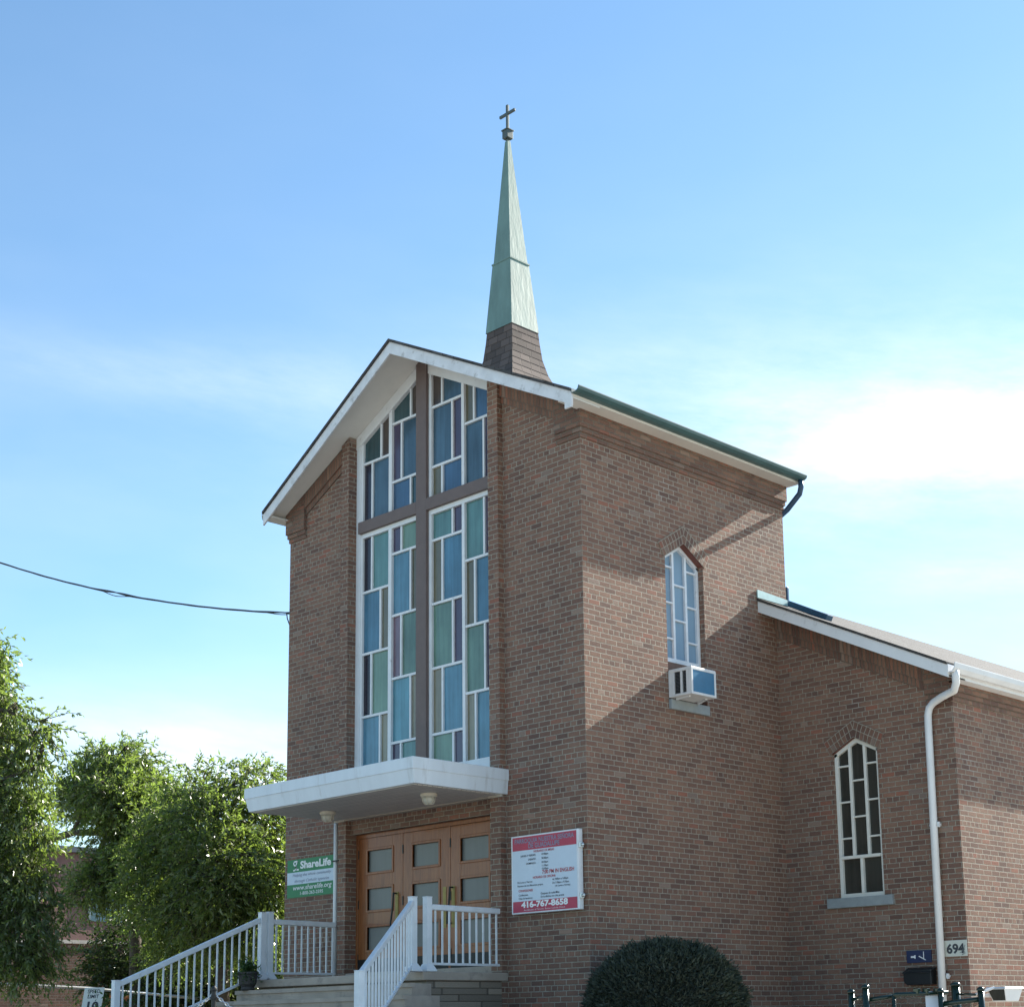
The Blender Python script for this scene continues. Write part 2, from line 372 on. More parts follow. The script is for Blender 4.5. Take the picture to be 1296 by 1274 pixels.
# ================================================================== GROUND
def gz(x, y):
    """church plot at 0.2, falling to the pavement near the camera"""
    d = (-y-5.5+ .0*x); e = (x-6.5)
    t = max(0., min(1., max(d/5., e/5.))); t = t*t*(3-2*t); return .2-1.17*t
g = MB()
xs = [-900, -300, -120, -60, -40, -30, -25, -20, -16, -13, -10, -8, -6, -4, -2, 0, 2, 4, 6, 7, 8, 9, 10, 11, 12, 14, 18, 25, 40, 80, 200, 900]
ys = [-900, -300, -100, -50, -30, -22, -18, -15, -13, -12, -11, -10, -9, -8, -7, -6, -5, -3, -1, 1, 3, 6, 10, 20, 40, 100, 300, 900]
for a, b in zip(xs, xs[1:]):
    for c, d in zip(ys, ys[1:]): g.face([(a,c,gz(a,c)),(b,c,gz(b,c)),(b,d,gz(b,d)),(a,d,gz(a,d))])
grass = mat('gravel_lot', (.44, .40, .34), .95, var=.2, vscale=3, dirt=((.20, .19, .17), 1.3, .58, .5), bump=.8, bscale=25)
struct(g.build('ground', grass, smooth=True))
asph = mat('asphalt', (.05, .05, .052), .9, var=.25, vscale=5, bump=.4, bscale=80)
pave = mat('pavement_concrete', (.33, .32, .30), .9, var=.1, vscale=4, bump=.2)
struct(MB().box(-300, 300, -22.2, -14.4, -1.02, -.966).build('road', asph))
struct(MB().box(-300, 300, -14.4, -12.2, -1.05, -.84).build('pavement', pave))
g = MB()
for i in range(-30, 30): g.box(i*6., i*6.+3, -18.36, -18.24, -.966, -.961)
struct(g.build('road_marking', mat('road_paint', (.7, .62, .3), .7)))
g = MB(); ysp = [-12.2+.35*i for i in range(25)]
for c, d in zip(ysp, ysp[1:]): g.face([(-4.9,c,gz(-3,c)+.03), (-.6,c,gz(-3,c)+.03), (-.6,d,gz(-3,d)+.03), (-4.9,d,gz(-3,d)+.03)])
struct(g.build('path', pave, smooth=True))

# ================================================================== CHURCH
WX, D = -6.571, 4.564
XC = -3.30
NX, NY, NB = 2.916, 4.282, 24.0
church = thing('church', (-3.3, 2, 0), 'brown brick church with gabled front tower, coloured glass window and copper spire', 'church')
def roofz(x, z0, m=.51, xc=XC): return z0-m*abs(x-xc)
SOF, TOP = 10.60, 10.73

def pointed_wall(b, axis, c, u0, u1, z0, zt, hole, reveal, flip=False):
    """wall face on a plane with one pointed opening; zt(u) gives the top edge. axis 'x': plane x=c, runs along y"""
    P = (lambda u, z, q=0: (c+q, u, z)) if axis == 'x' else (lambda u, z, q=0: (u, c+q, z))
    def poly(pts, q=0):
        pts = [P(u, z, q) for u, z in pts]
        b.face(pts[::-1] if flip else pts)
    a, d, zs, zh, um, za = hole      # left, right, sill z, shoulder z, apex u, apex z
    poly([(u0, z0), (u1, z0), (u1, zs), (u0, zs)])
    poly([(u0, zs), (a, zs), (a, zh), (u0, zh)]); poly([(d, zs), (u1, zs), (u1, zh), (d, zh)])
    poly([(u0, zh), (a, zh), (um, za), (um, zt(um)), (u0, zt(u0))]); poly([(d, zh), (u1, zh), (u1, zt(u1)), (um, zt(um)), (um, za)])
    q = reveal
    ring = [(a, zs), (d, zs), (d, zh), (um, za), (a, zh)]
    for (p0, p1) in zip(ring, ring[1:]+ring[:1]):
        b.face([P(*p0), P(*p0, q), P(*p1, q), P(*p1)])

# tower walls -------------------------------------------------------
t = MB()
PL, PR = (-5.10, -4.906), (-1.73, -1.52)             # the two pilasters beside the bay
st = lambda x: roofz(x, SOF)+.05
t.face([(WX,0,-.6), (PL[0],0,-.6), (PL[0],0,st(PL[0])), (WX,0,st(WX))])
t.face([(PR[1],0,-.6), (0,0,-.6), (0,0,st(0)), (PR[1],0,st(PR[1]))])
for a, b in (PL, PR):
    t.prism([(a,-.1,-.6), (b,-.1,-.6), (b,-.1,st(b)-.06), (a,-.1,st(a)-.06)], (0,.36,0))
t.box(PL[1], PR[0], -.0, .30, 3.465, 4.03)                                   # brick lintel between doors and window
t.face([(WX,D,-.6), (WX,0,-.6), (WX,0,st(WX)), (WX,D,st(WX))])
t.face([(0,D,-.6), (WX,D,-.6), (WX,D,st(WX)), (XC,D,st(XC)), (0,D,st(0))])
W1 = (1.70, 2.545, 5.03, 7.10, 2.115, 7.36)
pointed_wall(t, 'x', 0., 0., D, -.6, lambda u: st(0), W1, -.30)
t.build('tower_wall', BR, church)
# corbels: three stepped courses under the eaves
t = MB()
for i, (z0, z1, q) in enumerate(((8.42, 8.49, .018), (8.49, 8.56, .038), (8.56, 8.97, .058))):
    t.box(0, q, -q, D+q, z0, z1)
    t.prism([(-.44,-q,z0), (0,-q,z0), (0,-q,z1), (-.44,-q,z1 if i < 2 else st(-.44))], (0,q,0))
t.build('eaves_corbel', BRC, church)
t = MB()
for i, (z0, z1, q) in enumerate(((8.42, 8.49, .018), (8.49, 8.56, .038), (8.56, 8.97, .058))):
    t.box(WX-q, WX, -q, D+q, z0, z1)
    t.prism([(WX,-q,z0), (WX+.44,-q,z0), (WX+.44,-q,z1 if i < 2 else st(WX+.44)), (WX,-q,z1)], (0,q,0))
t.build('eaves_corbel', BRC, church)
# sloping corbel band below the gable soffit (bricks set square to the slope)
for (xa, xb, sgn) in ((WX+.44, PL[0], 1), (PR[1], -.44, -1)):
    L = math.hypot(1, .51); t = MB()
    for (h, q, z_) in ((.40, .022, 0), (.30, .055, 0)):
        za, zb = st(xa), st(xb)
        pts = [(xa,-q,za-h), (xb,-q,zb-h), (xb,-q,zb), (xa,-q,za)]
        t.face(pts, 0, [(0, xa*L), (0, xb*L), (h/L, xb*L), (h/L, xa*L)])
        t.face([(xa,0,za-h), (xb,0,zb-h), (xb,-q,zb-h), (xa,-q,za-h)])
        t.face([(xa,0,za-h), (xa,-q,za-h), (xa,-q,za), (xa,0,za)]); t.face([(xb,-q,zb-h), (xb,0,zb-h), (xb,0,zb), (xb,-q,zb)])
    t.build('gable_corbel', BRS, church)

# tower roof ---------------------------------------------------------
EX = .28; XL, XR = WX-.24, EX
yb = D+.10
def yf(x): k = abs(x-XC)/abs((XR if x > XC else XL)-XC); return -.615+(.165 if x > XC else .235)*k
rf = MB()
for (xe) in (XL, XR):
    z0, z1 = roofz(XC, TOP), roofz(xe, TOP); th = .045
    sl_ = math.hypot(xe-XC, z0-z1)
    p = [(XC, yf(XC)-.03, z0), (xe, yf(xe)-.03, z1), (xe, yb, z1), (XC, yb, z0)]
    if xe < XC: p = p[::-1]
    uv = lambda q: (q[1], abs(q[0]-XC)/abs(xe-XC)*-sl_)
    rf.face(p, 0, [uv(q) for q in p])
    lo = [(a, b, c-th) for a, b, c in p]
    rf.face(lo[::-1], 0)
    for i in range(4): j = (i+1) % 4; rf.face([lo[i], lo[j], p[j], p[i]], 0)
roof = rf.build('tower_roof', roofsh, church)
fa = MB()
for xe in (XL, XR):
    zt0, zt1 = roofz(XC, TOP)-.045, roofz(xe, TOP)-.045
    h = .185
    a = [(XC, yf(XC), zt0-h), (xe, yf(xe), zt1-h), (xe, yf(xe), zt1), (XC, yf(XC), zt0)]
    b = [(x, y+.03, z) for x, y, z in a]
    if xe < XC: a, b = a[::-1], b[::-1]
    fa.face(a); fa.face(b[::-1])
    for i in range(4): j = (i+1) % 4; fa.face([a[j], a[i], b[i], b[j]])
# boxed corners at the eaves
for xe, s_ in ((XR, 1),):
    z1 = roofz(xe, TOP)-.05
    fa.box(xe-.13*s_, xe-.01*s_, yf(xe)+.001, yf(xe)+.03, z1-.205, z1-.12)
fa.build('rake_fascia', oldwhite, roof)
sf = MB()
for xe in (XL, XR):
    a = [(XC, yf(XC)+.03, roofz(XC, SOF)), (xe, yf(xe)+.03, roofz(xe, SOF)), (xe, .10, roofz(xe, SOF)), (XC, .10, roofz(XC, SOF))]
    sf.prism(a if xe < XC else a[::-1], (0, 0, .03))
for x0, x1, s_ in ((0, XR, 1), (XL, WX, -1)):
    zs_ = 8.80; sf.box(x0, x1, yf(XR if s_ > 0 else XL)+.032, yb, zs_, zs_+.02); xe = XR if s_ > 0 else XL
    sf.box(xe-.02*s_, xe, yf(xe)+.032, yb, zs_+.02, 8.88)                      # eaves fascia behind the gutter
    sf.prism([(0 if s_>0 else WX, yb-.02, 8.82), (xe, yb-.02, 8.82), (xe, yb-.02, roofz(xe, TOP)-.05), (0 if s_>0 else WX, yb-.02, roofz(0 if s_>0 else WX, TOP)-.05)], (0,.02,0))
sf.build('soffit', softw, roof)
def gutter(x, s_, y0, y1, z, mt, parent, w_=.13, h_=.12):
    b = MB(); prof = [(0,0), (0,-h_), (w_*.55,-h_*1.02), (w_*.9,-h_*.55), (w_,-.0), (w_,.012), (w_*.9,.012), (w_*.8,-h_*.5), (w_*.5,-h_*.9), (.012,-h_*.9), (.012,0)]
    P = [(x+s_*a, y0, z+c) for a, c in prof]
    b.prism(P if s_ < 0 else P[::-1], (0, y1-y0, 0)); return b.build('gutter', mt, parent)
gutter(XR, 1, -.46, yb, 8.895, gutterm, roof, .15, .062); gutter(XL, -1, -.36, yb, 8.90, gutterm, roof, .07, .09)
d = MB(); d.tube([(XR+.065, yb-.06, 8.83), (XR+.065, yb-.06, 8.72), (XR+.02, yb-.04, 8.63), (.04, yb-.02, 8.44), (-.08, D+.055, 8.36), (-.16, D+.052, 8.25), (-.16, D+.052, 7.3)], .045, 10)
d.build('downspout', mat('blue_green_downspout', (.03, .07, .13), .4), roof, smooth=True)

# spire --------------------------------------------------------------
sp = MB(); yc = 1.94; AX = -3.325; AY = 1.915; ZT = 15.03
def ring(h, z, cx=-3.285, cy=yc): return [(cx-h, cy-h, z), (cx+h, cy-h, z), (cx+h, cy+h, z), (cx-h, cy+h, z)]
def lev(z, h, k=0.):
    f = (z-11.3)/(ZT-11.3); return ring(h, z, -3.285+(AX+3.285)*f, yc+(AY-yc)*f)
prof = [(10.15, .82), (10.45, .62), (10.65, .50), (10.88, .405), (11.15, .340), (11.45, .308), (11.66, .292)]
for (z0, h0), (z1, h1) in zip(prof, prof[1:]):
    A, B = ring(h0, z0), ring(h1, z1)
    for k in range(4):
        j = (k+1) % 4; w0, w1 = h0, h1
        sp.face([A[k], A[j], B[j], B[k]], 0, [(-w0+k*7, z0), (w0+k*7, z0), (w1+k*7, z1), (-w1+k*7, z1)])
spire = sp.build('spire', shing, church)
c = MB()
def band(z0, h0, z1, h1):
    A, B = lev(z0, h0), lev(z1, h1)
    for k in range(4): j = (k+1) % 4; c.face([A[k], A[j], B[j], B[k]])
band(11.64, .293, 11.62, .306); band(11.62, .306, 12.80, .212); band(12.80, .212, 12.805, .222); band(12.805, .222, 12.83, .222); band(12.83, .222, 12.832, .198); band(12.832, .198, ZT, .032)
A = lev(ZT, .032); c.face(A)
c.build('copper_cladding', copper, spire)
c = MB(); f = [Vector(p) for p in lev(ZT, 0)][0]
c.box(f.x-.064, f.x+.064, f.y-.064, f.y+.064, ZT+.05, ZT+.19); c.box(f.x-.078, f.x+.078, f.y-.078, f.y+.078, ZT+.19, ZT+.21); c.box(f.x-.022, f.x+.022, f.y-.022, f.y+.022, ZT-.02, ZT+.05)
c.box(f.x-.022, f.x+.022, f.y-.018, f.y+.018, ZT+.21, ZT+.67); c.box(f.x-.18, f.x-.022, f.y-.018, f.y+.018, ZT+.49, ZT+.535); c.box(f.x+.022, f.x+.18, f.y-.018, f.y+.018, ZT+.49, ZT+.535)
c.build('cross', mat('bronze_cross', (.085, .11, .11), .55, .3), spire, bevel=.004)

# nave ---------------------------------------------------------------
n = MB(); NXL = 2*(-3.285)-NX
NT0 = 8.462
nz = lambda x: NT0-.485*abs(x+3.285)            # top of nave roof
W2 = (.90, 1.665, 2.32, 4.42, 1.283, 4.62)
pointed_wall(n, 'y', NY, 0., NX, -.6, lambda u: nz(u)-.1, W2, .30)
n.face([(NXL,NY,-.6), (WX,NY,-.6), (WX,NY,nz(WX)-.1), (NXL,NY,nz(NXL)-.1)])
W3 = (6.45, 7.22, 2.32, 4.42, 6.83, 4.62)
pointed_wall(n, 'x', NX, NY, NB, -.6, lambda u: 5.36, W3, -.30)
n.face([(NXL,NB,-.6), (NXL,NY,-.6), (NXL,NY,5.36), (NXL,NB,5.36)])
n.face([(NX,NB,-.6), (NXL,NB,-.6), (NXL,NB,5.36), (-3.285,NB,nz(-3.285)-.1), (NX,NB,5.36)])
n.build('nave_wall', BR, church); n = MB()
for z0, z1, q in ((4.90, 4.97, .018), (4.97, 5.04, .038), (5.04, 5.24, .06)):
    n.box(NX, NX+q, NY-q, NB, z0, z1); n.prism([(NX-.40,NY-q,z0), (NX,NY-q,z0), (NX,NY-q,z1), (NX-.40,NY-q,z1 if z1 < 5.2 else nz(NX-.40)-.12)], (0,q,0))
n.build('nave_eaves_corbel', BRC, church)
n = MB(); L = math.hypot(1, .497)
for h, q in ((.42, .022), (.30, .055)):
    xa, xb = .001, NX-.40; za, zb = nz(xa)-.12, nz(xb)-.12
    n.face([(xa,NY-q,za-h), (xb,NY-q,zb-h), (xb,NY-q,zb), (xa,NY-q,za)], 0, [(0, xa*L), (0, xb*L), (h/L, xb*L), (h/L, xa*L)])
    n.face([(xa,NY,za-h), (xb,NY,zb-h), (xb,NY-q,zb-h), (xa,NY-q,za-h)]); n.face([(xb,NY-q,zb-h), (xb,NY,zb-h), (xb,NY,zb), (xb,NY-q,zb)])
n.build('nave_corbel', BRS, church)
n = MB(); RX = 3.13; FY = 3.83
for s_ in (1, -1):
    xe = -3.285+s_*(RX+3.285); x0 = (0.004 if s_ > 0 else WX-.004); xi = -3.285
    # the part beside the tower, then the part behind it
    for (xa, ya) in ((x0, FY-.02),):
        p = [(xa,ya,nz(xa)), (xe,ya,nz(xe)), (xe,NB+.3,nz(xe)), (xa,NB+.3,nz(xa))]
        if s_ < 0: p = p[::-1]
        n.face(p, 0, [(q[1], -abs(q[0]+3.285)*L) for q in p]); lo = [(a, b, z-.04) for a, b, z in p]; n.face(lo[::-1])
        for i in range(4): j = (i+1) % 4; n.face([lo[i], lo[j], p[j], p[i]])
    p = [(xi,D+.002,nz(xi)), (x0,D+.002,nz(x0)), (x0,NB+.3,nz(x0)), (xi,NB+.3,nz(xi))]
    if s_ < 0: p = p[::-1]
    n.face(p, 0, [(q[1], -abs(q[0]+3.285)*L) for q in p])
nroof = n.build('nave_roof', roofsh, church)
n = MB()
a = [(.004,FY,nz(0)-.215), (RX,FY,nz(RX)-.215), (RX,FY,nz(RX)-.042), (.004,FY,nz(0)-.042)]
n.prism(a[::-1], (0,.028,0))
n.prism([(.004,FY+.028,nz(0)-.20), (RX,FY+.028,nz(RX)-.20), (RX,NY-.002,nz(RX)-.20), (.004,NY-.002,nz(0)-.20)][::-1], (0,0,.02))
n.box(RX-.03, RX, FY+.0285, NB+.2, nz(RX)-.20, nz(RX)-.042); n.box(NX, RX-.03, NY-.06, NB+.2, nz(RX)-.20, nz(RX)-.178)
n.build('nave_fascia', white, nroof)
gutter(RX, 1, FY+.0, NB+.2, nz(RX)-.035, white, nroof, .125, .115)
n = MB()
n.prism([(.006,FY-.02,nz(0)+.003), (.006,D,nz(0)+.003), (.006,D,nz(0)+.10), (.006,FY-.02,nz(0)+.13)][::-1], (.02,0,0))
n.build('step_flashing', flashm, nroof)
n = MB(); n.bar((.02,D+.09,nz(0)+.055), (.72,D+.09,nz(.72)+.045), .16, .09); n.bar((-.02,D+.06,nz(0)+.02), (-.02,D+.06,nz(0)+.33), .05, .05)
n.build('saddle_flashing', bluemetal, nroof, bevel=.01)
d = MB(); bx = RX+.06
pts = [(bx,FY+.10,nz(RX)-.12), (bx,FY+.10,nz(RX)-.20), (bx-.01,FY+.12,nz(RX)-.28), (bx-.08,FY+.18,nz(RX)-.37), (2.85,NY-.15,4.95), (2.68,NY-.10,4.90), (2.60,NY-.085,4.84), (2.57,NY-.08,4.74), (2.565,NY-.08,4.60), (2.535,NY-.08,.15)]
d.tube(pts, .052, 12)
dn = d.build('downspout', white, nroof, smooth=True)
for z in (3.2, 1.15):
    d = MB(); d.box(2.47, 2.63, NY-.05, NY-.004, z, z+.03); d.box(2.615, 2.64, NY-.09, NY-.05, z-.02, z+.05)
    d.build('pipe_clamp', white, dn)

# pointed windows -----------------------------------------------------
def pt_window(axis, c, hole, dep, glass, frame, sill, low=True, arch=True, sy=(.2, .15), zf=None):
    a, b, zs, zh, um, za = hole
    sg = 1 if axis == 'x' else -1                       # outward direction
    P = (lambda u, q, z: (c+q, u, z)) if axis == 'x' else (lambda u, q, z: (u, c-q, z))
    zf = zs if zf is None else zf
    def bx(m_, u0, u1, q0, q1, z0, z1): 
        p0 = P(u0, q0, z0); p1 = P(u1, q1, z1); m_.box(p0[0], p1[0], p0[1], p1[1], z0, z1)
    fr = MB(); w_ = .055; y0, y1 = -dep-.06, -dep
    bx(fr, a, a+w_, y0, y1, zf, zh); bx(fr, b-w_, b, y0, y1, zf, zh); bx(fr, a+w_, b-w_, y0, y1, zf, zf+.06)
    for (ua, ub) in ((a, um), (b, um)):
        pl = [P(ua, y0, zh-.004), P(um, y0, za-.004), P(um, y0, za-.07), P(ua, y0, zh-.06)]
        e = Vector(P(0, y1, 0))-Vector(P(0, y0, 0)); fr.prism(pl, e)
    W_ = b-a; c1, c2 = a+W_*.335, a+W_*.665; mw = .022
    topz = lambda u: za-.05-(za-zh)*abs(u-um)/(um-a)
    zl = zf+.06
    if low:
        zl = zf+.60; bx(fr, a+w_, b-w_, y0+.003, y1+.012, zl-.045, zl); um2 = (a+b)/2
        bx(fr, um2-.022, um2+.022, y0+.003, y1+.008, zf+.06, zl-.045)
    bars = MB() if False else fr
    for cc in (c1, c2): bx(fr, cc-mw, cc+mw, y0+.01, y1-.006, zl, topz(cc))
    H = zh-zl
    for f_ in (.17, .52, .87) if low else (.20, .565, .93):
        for (ua, ub) in ((a+w_, c1-mw), (c2+mw, b-w_)): bx(fr, ua, ub, y0+.012, y1-.01, zl+H*f_-.013, zl+H*f_+.013)
    for f_ in (.37, .72) if low else (.40, .76): bx(fr, c1+mw, c2-mw, y0+.012, y1-.01, zl+H*f_-.013, zl+H*f_+.013)
    wf = fr.build('window', frame, church, bevel=.004)
    gl = MB(); q = -dep-.045
    pts = [P(a+.02, q, zf+.02), P(b-.02, q, zf+.02), P(b-.02, q, zh-.02), P(um, q, za-.03), P(a+.02, q, zh-.02)]
    gl.face(pts if True else pts[::-1]); gl.build('pane', glass, wf)
    s_ = MB(); bx(s_, a-sy[0], b+sy[0]*.85, -.25, .05, zs-sy[1], zs-.002); s_.build('sill', sill, wf, bevel=.006)
    if arch:
        ar = MB()
        for (ua, zA, d_) in ((a, zh, 1), (b, zh, -1)):
            U = Vector((um-ua, za-zA)); ln = U.length; U.normalize(); Nn = Vector((-U.y*d_, U.x*d_))
            if Nn.y < 0: Nn = -Nn
            p0 = Vector((ua, zA))-U*.035; p1 = Vector((um, za)); T = .225
            o1 = Vector((um, za+T/max(.2, Nn.y)))
            o0 = p0+Nn*T
            quad = [p0, p1, o1, o0]
            uvs = [(0, -.0), (0, ln+.035), (T, ln+.035+.07), (T, 0)]
            vs = [P(u, .012, z) for u, z in quad]
            if (axis == 'x') != (d_ > 0): vs = vs[::-1]; uvs = uvs[::-1]
            if axis == 'y' and False: pass
            ar.face(vs, 0, uvs)
            edge = [p0, o0, o1]
            for e0, e1 in zip(edge, edge[1:]): ar.face([P(e0.x, .012, e0.y), P(e1.x, .012, e1.y), P(e1.x, -.01, e1.y), P(e0.x, -.01, e0.y)])
        ar.build('brick_arch', BRA, wf)
        so_ = MB()
        for (ua, d_) in ((a, 1), (b, -1)): so_.face([P(ua, .008, zh-.003), P(um, .008, za-.003), P(um, -dep, za-.003), P(ua, -dep, zh-.003)])
        so_.build('lintel_soffit', redwood, wf)
    return wf
pt_window('x', 0., W1, .09, dustglass, alu, stone, low=False, zf=5.60, sy=(.0, .14))
bl_ = MB(); bl_.box(-.14, -.10, W1[0]+.001, W1[1]-.001, 5.032, 5.598); bl_.build('window_infill', mat('brown_infill_board', (.20, .12, .09), .7, var=.1), church)
pt_window('y', NY, W2, .05, darkglass, cream, stone, sy=(.18, .14))
pt_window('x', NX, W3, .05, darkglass, cream, stone, sy=(.18, .14))

# great window --------------------------------------------------------
gw = MB(); F0, F1 = .05, .12        # frame front and back (y)
ZB = 4.25
gtop = lambda x: 10.40-.51*abs(x-XC)
cols = {'A': (-4.755, -4.125), 'B': (-4.05, -3.415), 'C': (-3.125, -2.455), 'D': (-2.395, -1.80)}
def fbox(x0, x1, z0, z1, dy=0.): gw.box(x0, x1, F0+dy, F1, z0, z1)
def fprism(x0, x1, z0, dy=0.):  # vertical piece whose top follows the gable
    pl = [(x0,F0+dy,z0), (x1,F0+dy,z0), (x1,F0+dy,gtop(x1))] + ([(XC,F0+dy,gtop(XC))] if x0 < XC < x1 else []) + [(x0,F0+dy,gtop(x0))]
    gw.prism(pl[::-1], (0, F1-F0-dy, 0))
for (x0, x1) in ((-4.905, -4.80), (-4.80, -4.755), (-4.125, -4.05), (-3.185, -3.125), (-2.455, -2.395)): fprism(x0, x1, ZB, .012 if x0 == -4.80 else (0 if x0 < -4.9 else .006))
fprism(-1.80, -1.731, ZB)
gw.box(-4.905, -1.731, F0-.05, F1, ZB-.21, ZB-.001)
for x0, x1 in ((-4.755, -4.125), (-4.05, -3.415), (-3.125, -2.455), (-2.395, -1.80)):
    gw.box(x0, x1, F0+.004, F1, 8.095, 8.168); gw.box(x0, x1, F0+.008, F1, ZB, ZB+.035)
# head trim up to the soffit
for xa, xb in ((-4.905, XC), (XC, -1.731)):
    pl = [(xa,F0-.012,gtop(xa)), (xb,F0-.012,gtop(xb)), (xb,F0-.012,roofz(xb,SOF)-.002), (xa,F0-.012,roofz(xa,SOF)-.002)]
    gw.prism(pl[::-1], (0,.10,0))
panes = MB(); PM = list(G)
def pane(x0, x1, z0, z1, colr, y=.10):
    mi = PM.index(colr)
    za, zb = (min(z1, gtop(x0)), min(z1, gtop(x1)))
    tilt = random.uniform(-.003, .003)
    panes.face([(x0,y+tilt,z0), (x1,y-tilt,z0), (x1,y-tilt,zb), (x0,y+tilt,za)], mi)
random.seed(3)
bh = .019
def column(c, zs, rows):
    """zs: heights of the bars from the top down; rows: (narrow side, left colour, right colour)"""
    x0, x1 = cols[c]; w3 = (x1-x0)*.33
    for i, (side, ca, cb) in enumerate(rows):
        zt, zb = zs[i], zs[i+1]; xm = x0+w3 if side == 'L' else x1-w3
        pane(x0, xm, zb, zt, ca); pane(xm, x1, zb, zt, cb)
        topz = min(zt-bh, gtop(xm)); 
        gw.box(xm-.018, xm+.018, F0+.02, F1, zb+(bh if i < len(rows)-1 else 0), topz)
        if i < len(rows)-1: gw.box(x0, x1, F0+.016, F1, zb-bh, zb+bh)
T0, B0 = 8.11, ZB+.02
column('A', [T0, 7.22, 6.24, 5.257, B0], [('L', 'dark', 'teal'), ('R', 'blue', 'olive'), ('L', 'dark', 'pale'), ('R', 'lblue', 'tan')])
column('B', [T0, 7.69, 6.716, 5.743, 4.762, B0], [('L', 'plum', 'pale'), ('R', 'lblue', 'olive'), ('L', 'litplum', 'green'), ('R', 'aqua', 'tan'), ('L', 'plum', 'teal')])  # pinkish copy of the plum glass paints in the light on one pane
column('C', [T0, 7.69, 6.716, 5.743, 4.762, B0], [('R', 'teal', 'plum'), ('L', 'olive', 'blue'), ('R', 'green', 'plum'), ('L', 'tan', 'lblue'), ('R', 'pale', 'plum')])  # paler low panes in this and the next column: reflection painted in
column('D', [T0, 7.22, 6.24, 5.257, B0], [('R', 'teal', 'plum'), ('L', 'olive', 'blue'), ('R', 'green', 'plum'), ('L', 'tan', 'lblue')])
U0 = 8.33
column('A', [10.5, 9.31, U0], [('R', 'dteal', 'brown'), ('L', 'dark', 'deep')])
column('B', [10.5, 9.78, 8.835, U0], [('R', 'dteal', 'brown'), ('L', 'plum', 'deep'), ('R', 'dblue', 'dteal')])
column('C', [10.5, 9.78, 8.835, U0], [('L', 'brown', 'deep'), ('R', 'deep', 'plum'), ('L', 'olive', 'dblue')])
column('D', [10.5, 9.31, U0], [('L', 'olive', 'dblue'), ('R', 'deep', 'plum')])
gwin = gw.build('great_window', white, church, bevel=.003)
panes.build('stained_glass', [G[k] for k in PM], gwin)
m = MB(); m.prism([(-3.415,-.0,ZB-.2), (-3.185,-.0,ZB-.2), (-3.185,-.0,roofz(-3.185,SOF)-.003), (XC,-.0,SOF-.003), (-3.415,-.0,roofz(-3.415,SOF)-.003)][::-1], (0,.10,0))
m.box(-4.80, -3.415, -.001, .10, 8.168, 8.352); m.box(-3.185, -1.732, -.001, .10, 8.168, 8.352)
m.build('cross_mullion', brownm, gwin, bevel=.004)

# doors ----------------------------------------------------------------
YD = .11
df = MB(); df.box(-4.905, -1.731, YD-.01, YD+.10, 3.405, 3.462); df.box(-4.905, -4.858, YD-.01, YD+.10, 1.40, 3.405); df.box(-1.78, -1.731, YD-.01, YD+.10, 1.40, 3.405)
for x in (-3.866, -2.827): df.box(x+.001, x+.046, YD-.004, YD+.10, 1.40, 3.405)
dframe = df.build('door_frame', oak, church, bevel=.004)
df = MB(); df.box(-4.905, -1.731, -.09, YD+.1, 1.27, 1.398); df.build('threshold', conc, dframe, bevel=.01)
def door(x0, x1, hside):
    b = MB(); zr = [1.40, 1.735, 2.065, 2.32, 2.635, 2.885, 3.205, 3.40]
    xa, xb = x0+.22, x1-.20
    b.box(x0, xa, YD, YD+.05, 1.40, 3.40); b.box(xb, x1, YD, YD+.05, 1.40, 3.40)
    for z0, z1 in ((1.60, 1.735), (2.065, 2.32), (2.635, 2.885), (3.205, 3.40)): b.box(xa, xb, YD+.001, YD+.05, z0, z1)
    for z0, z1 in ((1.735, 2.065), (2.32, 2.635), (2.885, 3.205)):          # raised mouldings round the lights
        w_ = .035
        b.box(xa, xb, YD-.014, YD+.04, z0-w_, z0); b.box(xa, xb, YD-.014, YD+.04, z1, z1+w_)
        b.box(xa-w_, xa, YD-.014, YD+.04, z0-w_, z1+w_); b.box(xb, xb+w_, YD-.014, YD+.04, z0-w_, z1+w_)
    # stile mouldings
    d = b.build('door', oak, church, bevel=.005)
    for z0, z1 in ((1.735, 2.065), (2.32, 2.635), (2.885, 3.205)):
        p = MB(); p.face([(xa,YD+.03,z0), (xb,YD+.03,z0), (xb,YD+.03,z1), (xa,YD+.03,z1)]); p.build('pane', frost, d)
    k = MB(); k.box(x0, x1, YD-.003, YD-.0005, 1.402, 1.60); k.build('kick_plate', blackm, d)
    h = MB()
    for (hx, pull) in hside:
        h.box(hx-.035, hx+.035, YD-.006, YD-.0005, 1.97, 2.55)
        if pull:
            h.tube([(hx-.01, YD-.005, 2.53), (hx-.01, YD-.06, 2.53)], .012, 8, 1); h.tube([(hx-.01, YD-.06, 2.54), (hx-.02, YD-.07, 2.30), (hx-.05, YD-.08, 2.10), (hx-.06, YD-.07, 2.02)], .013, 8, 1)
            h.tube([(hx-.06, YD-.07, 2.03), (hx-.05, YD-.005, 2.03)], .012, 8, 1)
    h.build('handle', [brass, blackm], d)
    for z in (3.1, 2.35, 1.55): MB().box(x0-.012, x0+.012, YD-.008, YD+.02, z, z+.13).build('hinge', blackm, d)
door(-4.857, -3.868, [(-3.955, True)]); door(-3.819, -2.829, [(-2.905, False)]); door(-2.780, -1.782, [(-2.72, True)])

